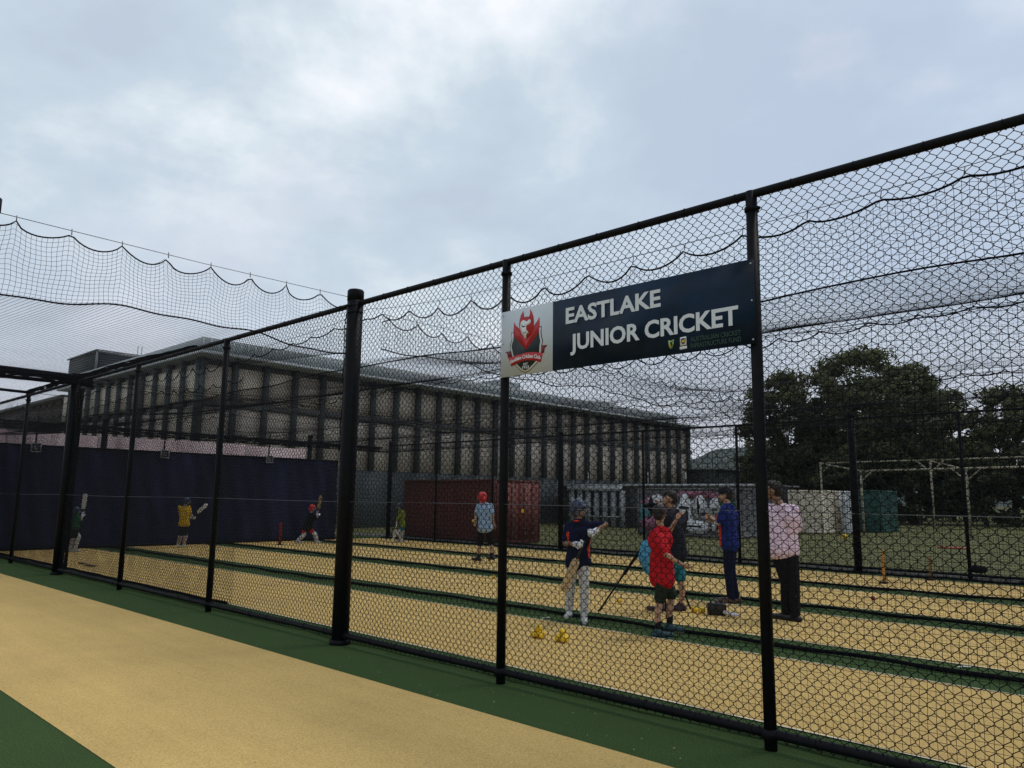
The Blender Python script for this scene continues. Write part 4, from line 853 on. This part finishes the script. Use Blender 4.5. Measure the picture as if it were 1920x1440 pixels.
# man in pink shirt
b = PX(1476, 1163, 139)
person('man in pale pink shirt and black trousers standing with his back turned, arms folded', (-4.47, 5.33, 0), 1.85, 205, dict(head=b(1460, 924), ell=b(1503, 992, -0.02), wrl=b(1488, 1001, 0.17), elr=b(1444, 992, 0.08), wrr=b(1462, 1003, 0.22),
       shl=b(1500, 957, 0), shr=b(1452, 958, 0.05), kn_=0) if False else dict(head=b(1461, 922, 0.02), shl=b(1452, 955, 0.07), shr=b(1498, 956, -0.02), ell=b(1444, 990, 0.12), wrl=b(1452, 1003, 0.26), elr=b(1504, 990, 0.05), wrr=b(1490, 1003, 0.22),
       anl=b(1476, 1152, 0.08), anr=b(1492, 1154, -0.05), toel=b(1456, 1158, 0.10), toer=b(1474, 1160, 0.02), knl=b(1478, 1094, 0.05), knr=b(1492, 1094, -0.03)),
       skin=SKIND, shirt=c_pink, sleeve=1.75, bottom=c_black, bot_len=1.95, shoe=sh_black, wide=1.12, head_face=262, shirt_len=0.03, sole=sh_black)
# man in navy and red polo
b = PX(1371, 1131, 121)
person('man in navy polo with red side panel and dark trousers, arms folded, facing left', (-5.82, 6.42, 0), 1.82, 262, dict(head=b(1364, 927), neck=b(1369, 944), shl=b(1362, 955, -0.15), shr=b(1376, 955, 0.17), ell=b(1352, 981, -0.20), wrl=b(1338, 972, 0.0), elr=b(1356, 982, 0.18), wrr=b(1340, 975, 0.05),
       anl=b(1370, 1121, -0.1), anr=b(1378, 1121, 0.1), toel=b(1351, 1126, -0.12), toer=b(1360, 1126, 0.08)), shirt=c_blue, sleeve=0.85, bottom=c_navy, bot_len=1.95, shoe=sh_brown, panel=(c_ored, (300,)), cap=c_char, wide=1.08, shirt_len=0.05, head_face=268, collar=c_blue)
# boy in red T-shirt
b = PX(1250, 1195, 160)
person('boy in red T-shirt, dark shorts and teal trainers, one hand raised', (-4.98, 3.03, 0), 1.50, 130, dict(head=b(1247, 968), neck=b(1248, 990), shl=b(1259, 1001, 0.12), shr=b(1237, 1003, -0.10), ell=b(1264, 1003, 0.22), wrl=b(1280, 977, 0.16),
       elr=b(1258, 1041, -0.22), wrr=b(1288, 1059, -0.16), anl=b(1262, 1176, 0.10), anr=b(1240, 1184, -0.05), toel=b(1280, 1186, 0.06), toer=b(1262, 1192, -0.06), knl=b(1268, 1122, 0.10), knr=b(1245, 1128, -0.04), pel=b(1250, 1072)),
       shirt=c_red, sleeve=0.85, bottom=c_olive, bot_len=0.92, shoe=sh_teal, socks=c_black, head_face=160, wide=1.1, shirt_len=0.09, sole=mat('sole_white', (0.6, 0.6, 0.6), 0.7))
# batter in navy helmet
b = PX(1091, 1166, 142)
_, rz = person('young batter in navy helmet, navy shirt and white trousers holding a bat downwards', (-6.33, 3.12, 0), 1.56, 25, dict(head=b(1094, 960), neck=b(1092, 978), shl=b(1112, 989, -0.05), shr=b(1074, 992, 0.02), ell=b(1144, 986, -0.12), wrl=b(1122, 999, -0.22), elr=b(1067, 1022, -0.05), wrr=b(1090, 1023, -0.22),
       anl=b(1103, 1156, -0.08), anr=b(1075, 1149, 0.06), toel=b(1104, 1163, -0.24), toer=b(1070, 1155, -0.10), knl=b(1103, 1100, -0.05), knr=b(1078, 1098, 0.02), pel=b(1092, 1045)),
       skin=SKIND, shirt=c_navy, sleeve=0.8, bottom=c_white, bot_len=1.92, shoe=sh_white, helmet=h_navy, panel=(c_ored, (88, -72)), gloves=(c_glove, 'lr'), head_face=60, collar=c_ored, shirt_len=0.06, hand_curl=0.8)
bat('wooden bat held low by the batter in the navy helmet', rz, (-6.33, 3.12, 0), b(1104, 1016, -0.27), b(1064, 1108, -0.22))
# man with camera
b = PX(1255, 1143, 128)
person('man in charcoal T-shirt and teal shorts filming over a tripod behind the boy in red', (-6.02, 4.87, 0), 1.73, 285, dict(head=b(1259, 938), neck=b(1265, 955), shl=b(1256, 968, -0.16), shr=b(1284, 970, 0.12), ell=b(1243, 985, -0.20), wrl=b(1240, 955, -0.10), elr=b(1262, 985, 0.14), wrr=b(1246, 958, 0.08),
       anl=b(1242, 1134, -0.05), anr=b(1277, 1132, 0.06), toel=b(1222, 1139, -0.06), toer=b(1262, 1139, 0.02), knl=b(1248, 1090, -0.05), knr=b(1278, 1090, 0.05), pel=b(1272, 1028)),
       shirt=c_char, sleeve=0.85, bottom=c_teal, bot_len=0.85, shoe=sh_pink, head_face=280, wide=1.05, shirt_len=0.05)
tp = thing('camera_tripod', 'black camera tripod with wide spread legs between the batter and the filming man', 'tripod', (-6.15, 4.75, 0), rz)
TL = (-6.15, 4.75, 0); rzt = math.atan2(6.15, 9.71); tp.rotation_euler[2] = rzt; k_ = 128; b = PX(1240, 1143, k_)
for q in (b(1136, 1141, -0.25), b(1303, 1144, 0.30), b(1258, 1146, -0.75)):
    a = Acc(); ap = np.array(b(1243, 986)); q = np.array(q); q[2] = 0.01; mid = ap*0.45+q*0.55; a.tube([ap, mid], 0.020, 8); a.tube([mid, q], 0.013, 8); a.sphere(q, 0.02, 8, 6); a.tube([mid-(q-ap)*0.03, mid+(q-ap)*0.03], 0.026, 8); a.build('leg', BLACK, tp, smooth=True, local=True)
a = Acc(); a.tube([b(1243, 990), b(1240, 962)], 0.022, 8); a.box(-0.05, 0.05, -0.05, 0.05, 1.39, 1.43); a.sphere(b(1240, 960), 0.035, 10, 8); a.tube([b(1240, 962), b(1225, 975, -0.1)], 0.010, 6); a.build('pan_head', BLACK, tp, smooth=False, local=True)
cm = thing('video_camera', 'small black video camera on the tripod head', 'camera', TL, rzt)
a = Acc(); a.box(-0.11, 0.07, -0.045, 0.045, 1.44, 1.55); a.build('camera_body', BLACK, cm, local=True, bevel=0.01)
a = Acc(); a.tube([(-0.10, 0, 1.50), (-0.17, 0, 1.50)], 0.036, 14); a.build('lens', BLACK, cm, smooth=True, local=True)
bg_ = thing('kit_bag', 'light blue kit bag hanging from the tripod beside the boy in red', 'bag', TL, rzt)
a = Acc(); a.cone(b(1222, 1022, -0.12), b(1219, 1045, -0.12), 0.075, 0.095); a.cone(b(1219, 1045, -0.12), b(1226, 1068, -0.12), 0.095, 0.070); remesh(a, 'bag_body', cloth('bag_blue', (0.10, 0.36, 0.56)), bg_, 0.012, 2)
a = Acc(); a.tube([b(1222, 1014, -0.12), b(1235, 995, -0.05), b(1243, 986)], 0.010, 6); a.tube([b(1217, 1016, -0.12), b(1232, 994, -0.05), b(1243, 984)], 0.008, 6); a.build('bag_strap', mat('strap_dark', (0.03, 0.05, 0.08), 0.8), bg_, local=True)
# bowler in blue shirt
b = PX(907, 1056, 77.5)
person('bowler in light blue shirt, black shorts and red headgear walking away down the middle lane', (-13.38, 8.42, 0), 1.72, 190, dict(head=b(900, 934), neck=b(903, 943), ell=b(889, 965, 0.02), wrl=b(888, 976, -0.05), elr=b(921, 964, 0.0), wrr=b(924, 983, 0.05), shl=b(894, 948, 0), shr=b(917, 948, 0),
       anl=b(896, 1046, 0.1), anr=b(922, 1043, 0.0), toel=b(890, 1053, 0.15), toer=b(916, 1052, 0.10), knl=b(897, 1022, 0.1), knr=b(919, 1020, 0.05)), shirt=c_sky, sleeve=0.85, bottom=c_black, bot_len=0.92, shoe=sh_black, socks=c_black, helmet=h_red, head_face=215, vox=0.012, shirt_len=0.05)
a = Acc(); a.sphere((0, 0, 0), 0.038, 14, 10); bb = a.build('cricket_ball', mat('ball_yellow', (0.80, 0.52, 0.02), 0.6, var=0.1, scale=30), smooth=True)
YB = bb.data
def ball(loc, lab, group=None, first=[bb], me=None):
    o = first.pop() if (first and me is None) else bpy.data.objects.new('cricket_ball', me or YB)
    if o.name not in C.objects: C.objects.link(o)
    o.location = loc; tag(o, lab, 'ball', group); return o
ball((-13.62, 8.25, 1.02), 'yellow ball in the hand of the bowler in light blue')
ball((-11.75, 8.0, 1.30), 'yellow ball in mid air in front of the red container')
# far batters
b = PX(338, 1027, 65)
_, rz = person('batter in gold shirt and white pads, back turned, bat lifted to the right', (-22.73, 4.99, 0), 1.40, 170, dict(head=b(343, 939), shl=b(331, 950), shr=b(349, 950), ell=b(345, 968, 0.14), wrl=b(354, 970, 0.12), elr=b(352, 963, 0.0), wrr=b(356, 968, 0.05), pel=b(342, 979),
       hipl=b(338, 981), hipr=b(346, 981), knl=b(337, 1003), knr=b(345, 1003), anl=b(334, 1022), anr=b(344, 1022)), shirt=c_yel, sleeve=0.9, bottom=c_char, bot_len=0.9, helmet=h_navy, pads=m_pad, gloves=(c_glove, 'lr'), shoe=sh_white, vox=0.014, head_face=110, shirt_len=0.02)
bat('pale bat raised by the batter in yellow', rz, (-22.73, 4.99, 0), b(355, 970, 0.02), b(381, 943, 0.02), m=mat('pale_willow', (0.62, 0.58, 0.50), 0.6))
b = PX(585, 1018, 56)
_, rz = person('batter in red helmet and black shirt crouching with legs wide and bat raised', (-22.55, 9.25, 0), 1.50, 70, dict(head=b(587, 954), neck=b(586, 962), shl=b(589, 965, -0.12), shr=b(583, 966, 0.12), ell=b(597, 973, -0.12), wrl=b(597, 964, 0.0), elr=b(594, 972, 0.12), wrr=b(597, 968, 0.03), pel=b(580, 989),
       hipl=b(584, 991), hipr=b(576, 991), knl=b(594, 1003), knr=b(572, 1004), anl=b(597, 1016), anr=b(563, 1014)), shirt=c_black, sleeve=0.9, bottom=c_red, bot_len=0.5, helmet=h_red, pads=m_pad, gloves=(c_glove, 'lr'), shoe=sh_white, vox=0.014, head_face=80)
bat('brown bat held upright by the batter in the red helmet', rz, (-22.55, 9.25, 0), b(597, 968, 0.0), b(602, 929, 0.0), m=mat('dark_willow', (0.30, 0.20, 0.10), 0.6))
b = PX(752, 1016, 54)
_, rz = person('batter in olive lime shirt with white pads crouched in front of the red container', (-21.3, 12.15, 0), 1.35, 300, dict(head=b(747, 949), neck=b(748, 957), pel=b(753, 984), knl=b(748, 1000, -0.08), knr=b(757, 1000, 0.08), elr=b(744, 975), wrr=b(743, 984, -0.05), ell=b(743, 973, -0.12), wrl=b(743, 982, -0.08)), shirt=c_lime, sleeve=0.9, bottom=c_teal, bot_len=0.5, helmet=h_navy, pads=m_pad, gloves=(c_glove, 'lr'), shoe=sh_white, vox=0.014)
bat('bat angled down to the ground by the batter in olive lime', rz, (-21.3, 12.15, 0), b(745, 982, -0.08), b(737, 1011, -0.15), m=mat('pale_willow', (0.62, 0.58, 0.50), 0.6))
b = PX(138, 1035, 71)
_, rz = person('batter in green shirt half hidden behind the thick left fence post', (-22.68, 2.1, 0), 1.30, 100, dict(head=b(137, 958), shl=b(141, 971, -0.08), shr=b(134, 971, 0.1), ell=b(146, 978, -0.1), wrl=b(147, 966, -0.05), elr=b(143, 980, 0.1), wrr=b(147, 970, 0.03), knl=b(142, 1008), anl=b(139, 1030), knr=b(135, 1008, 0.1), anr=b(131, 1030, 0.1)), shirt=c_green, sleeve=0.9, bottom=c_char, bot_len=0.9, helmet=h_navy, pads=m_pad, gloves=(c_glove, 'lr'), shoe=sh_white, vox=0.014)
bat('bat held upright by the batter in green', rz, (-22.68, 2.1, 0), b(147, 970, -0.02), b(149, 925, 0), m=mat('pale_willow', (0.62, 0.58, 0.50), 0.6))
bat('bat lying flat on the tan strip near the left fence post', 0.25, (-18.3, 1.05, 0.035), (-0.42, 0.05, 0), (0.42, -0.08, 0.0), m=mat('dark_willow', (0.30, 0.20, 0.10), 0.6), nrm=(0, 0, 1))

# ------------------------------------------------------------------ balls, stumps, loose gear
g1, g2 = 'balls in the left yellow heap', 'balls in the right yellow heap'
for (cx_, cy_, g, lab) in ((-5.90, 1.84, g1, 'yellow ball in the left of two small heaps on the nearest fenced strip'), (-5.56, 1.86, g2, 'yellow ball in the right of two small heaps on the nearest fenced strip')):
    for dx, dy, dz in ((-0.045, -0.02, 0), (0.045, -0.02, 0), (0.0, 0.058, 0), (0.0, 0.003, 0.068)):
        o = ball((cx_+dx, cy_+dy, 0.046+dz), lab, g); o.scale = (1.1, 1.1, 1.1)
ball((-5.57, 5.02, 0.044), 'yellow ball touching the left side of the black battery box').scale = (1.3,)*3
ball((-5.68, 5.00, 0.044), 'yellow ball by the tripod foot, left of the black battery box').scale = (1.3,)*3
ball((-6.98, 5.00, 0.042), 'lone yellow ball on the tan strip between batter and tripod')
ball((-10.7, 6.0, 0.042), 'lone yellow ball far down the second tan strip')
ball((-11.85, 28.5, 0.15), 'yellow ball lying in the field grass by the cream container').scale = (3, 3, 3)
a = Acc(); a.sphere((0, 0, 0), 0.037, 14, 10); rb = a.mesh('red_ball'); rb.materials.append(mat('ball_red', (0.25, 0.015, 0.015), 0.35)); rb.polygons.foreach_set('use_smooth', [True]*len(rb.polygons))
ball((-4.36, 8.49, 0.042), 'dark red ball on the tan strip in front of the orange stumps', me=rb)
t = thing('battery_box', 'small black battery box with a carry handle beside the tripod', 'box', (-5.36, 5.06, 0), 0.6)
a = Acc(); a.box(-0.125, 0.125, -0.09, 0.09, 0.006, 0.16); a.build('case', mat('black_plastic', (0.012, 0.012, 0.012), 0.5), t, local=True, bevel=0.012)
a = Acc(); a.tube([(-0.09, 0, 0.16), (-0.08, 0, 0.235), (0.08, 0, 0.235), (0.09, 0, 0.16)], 0.009, 8); a.build('handle', mat('grey_plastic', (0.16, 0.17, 0.17), 0.5), t, smooth=True, local=True)
a = Acc(); a.sphere((0.0, 0.03, 0.19), 0.03, 8, 6); a.tube([(0.05, 0.0, 0.17), (0.18, -0.08, 0.10), (0.26, -0.12, 0.02)], 0.006, 6); a.build('lead', mat('grey_plastic', (0.16, 0.17, 0.17), 0.5), t, smooth=True, local=True)
a = Acc(); rg = np.random.default_rng(3)
for q in range(7): p = rg.normal(size=3)*0.02; a.cone((p[0]-0.05, p[1], 0.04+abs(p[2])), (p[0]+0.05, p[1]+0.02, 0.035), 0.024, 0.018, 8)
o = remesh(a, 'cloth_rag', cloth('rag_white', (0.50, 0.48, 0.50)), None, 0.008, 1); o.location = (-5.13, 5.02, 0); tag(o, 'crumpled white cloth on the strip right of the black box', 'cloth')
def stumps(label, x, y, m, h=0.71, bm=None, gap=0.10):
    t = thing('cricket_stumps', label, 'stumps', (x, y, 0)); a = Acc(); a.box(x-0.06, x+0.06, y-gap-0.05, y+gap+0.05, 0.004, 0.03); a.build('base_plate', bm or BLACK, t, bevel=0.005)
    for q in (-1, 0, 1): a = Acc(); a.tube([(x, y+q*gap, 0.03), (x, y+q*gap, h*0.7), (x, y+q*gap, h-0.02), (x, y+q*gap, h)], 0.019, 10, rs=[0.019, 0.019, 0.019, 0.010]); a.build('stump', m, t, smooth=True)
    a = Acc()
    for q in (-0.5, 0.5): a.tube([(x, y+q*gap-0.045, h), (x, y+q*gap, h+0.006), (x, y+q*gap+0.045, h)], 0.007, 6)
    a.build('bail', m, t, smooth=True); return t
stumps('orange stumps on a black base standing at the bowling end, near the far fence', -5.09, 11.47, mat('stump_orange', (0.52, 0.24, 0.04), 0.5), 0.66, gap=0.035)
stumps('brown wooden stumps on a dark base close to the far fence', -4.62, 12.95, mat('stump_brown', (0.20, 0.12, 0.05), 0.6), 0.5, gap=0.04)
stumps('thin red stumps beside the batter in the red helmet', -22.2, 7.95, mat('stump_red', (0.20, 0.015, 0.02), 0.6), 0.70, gap=0.03)
a = Acc(); a.cone((0, 0, 0.13), (0.28, 0.05, 0.13), 0.13, 0.11); a.cone((-0.15, 0, 0.10), (0, 0, 0.16), 0.09, 0.12); o = remesh(a, 'sports_bag', c_black, None, 0.02, 2); o.location = (-4.34, 15.6, 0); o.scale = (0.6, 0.6, 0.75); tag(o, 'dark slumped sports bag on the grass outside the far fence', 'bag')
a = Acc(); a.box(-0.45, 0.45, -0.10, 0.10, 0, 0.05); o = a.build('field_marker', mat('marker_orange', (0.55, 0.14, 0.07), 0.6)); o.location = (-7.3, 26.2, 0.0); o.rotation_euler[2] = 0.2; tag(o, 'flat orange marker lying on the field grass', 'marker')
for (x, y, r_, lab) in ((-1.99, 3.72, 0.4, 'white curled feather on the green strip at lower right'), (-1.76, 3.50, 2.2, 'small white scrap on the dividing rope at lower right'), (-6.75, 2.99, 1.0, 'pale scrap on the green strip by the batter’s feet')):
    a = Acc(); n = 9; V = []; 
    for i in range(n):
        f = i/(n-1); w_ = 0.012*math.sin(math.pi*min(0.98, f+0.05))+0.002; V += [((f-0.5)*0.13, f*f*0.05-w_, 0.012+0.01*math.sin(f*3)), ((f-0.5)*0.13, f*f*0.05+w_, 0.014+0.01*math.sin(f*3)), ]
    V2 = [(x_, y_, z_-0.003) for x_, y_, z_ in V]; F = [(2*i, 2*i+2, 2*i+3, 2*i+1) for i in range(n-1)]+[(2*n+2*i+1, 2*n+2*i+3, 2*n+2*i+2, 2*n+2*i) for i in range(n-1)]
    a.add(V+V2, F); o = a.build('white_feather' if 'feather' in lab else 'paper_scrap', mat('scrap_white', (0.7, 0.7, 0.66), 0.8)); o.location = (x, y, 0.0); o.rotation_euler[2] = r_; tag(o, lab, 'feather' if 'feather' in lab else 'scrap')
# little leaf litter and grit on the near strips
a = Acc(); rg = np.random.default_rng(12)
for k in range(420):
    x = -14+rg.random()*14; y = -3.6+rg.random()*3.55 if k % 3 else -0.7+rg.random()*0.65; s_ = 0.004+0.009*rg.random()**3; an = rg.random()*6.28; ca, sa = math.cos(an), math.sin(an)
    p = [(-1, 0), (0, 0.45), (1, 0.1), (0.1, -0.4)]; V = [(x+(q*ca-r_*sa)*s_, y+(q*sa+r_*ca)*s_, 0.010+0.004*((i+k) % 2)) for i, (q, r_) in enumerate(p)]
    a.add(V, [(0, 3, 2, 1)])
o = a.build('leaf_litter', mat('dry_leaf', (0.55, 0.50, 0.36), 0.9, col2=(0.08, 0.06, 0.035), scale=7)); struct(o, 'stuff'); o['label'] = 'tiny dry leaf bits and grit scattered on the turf'; o['category'] = 'litter'
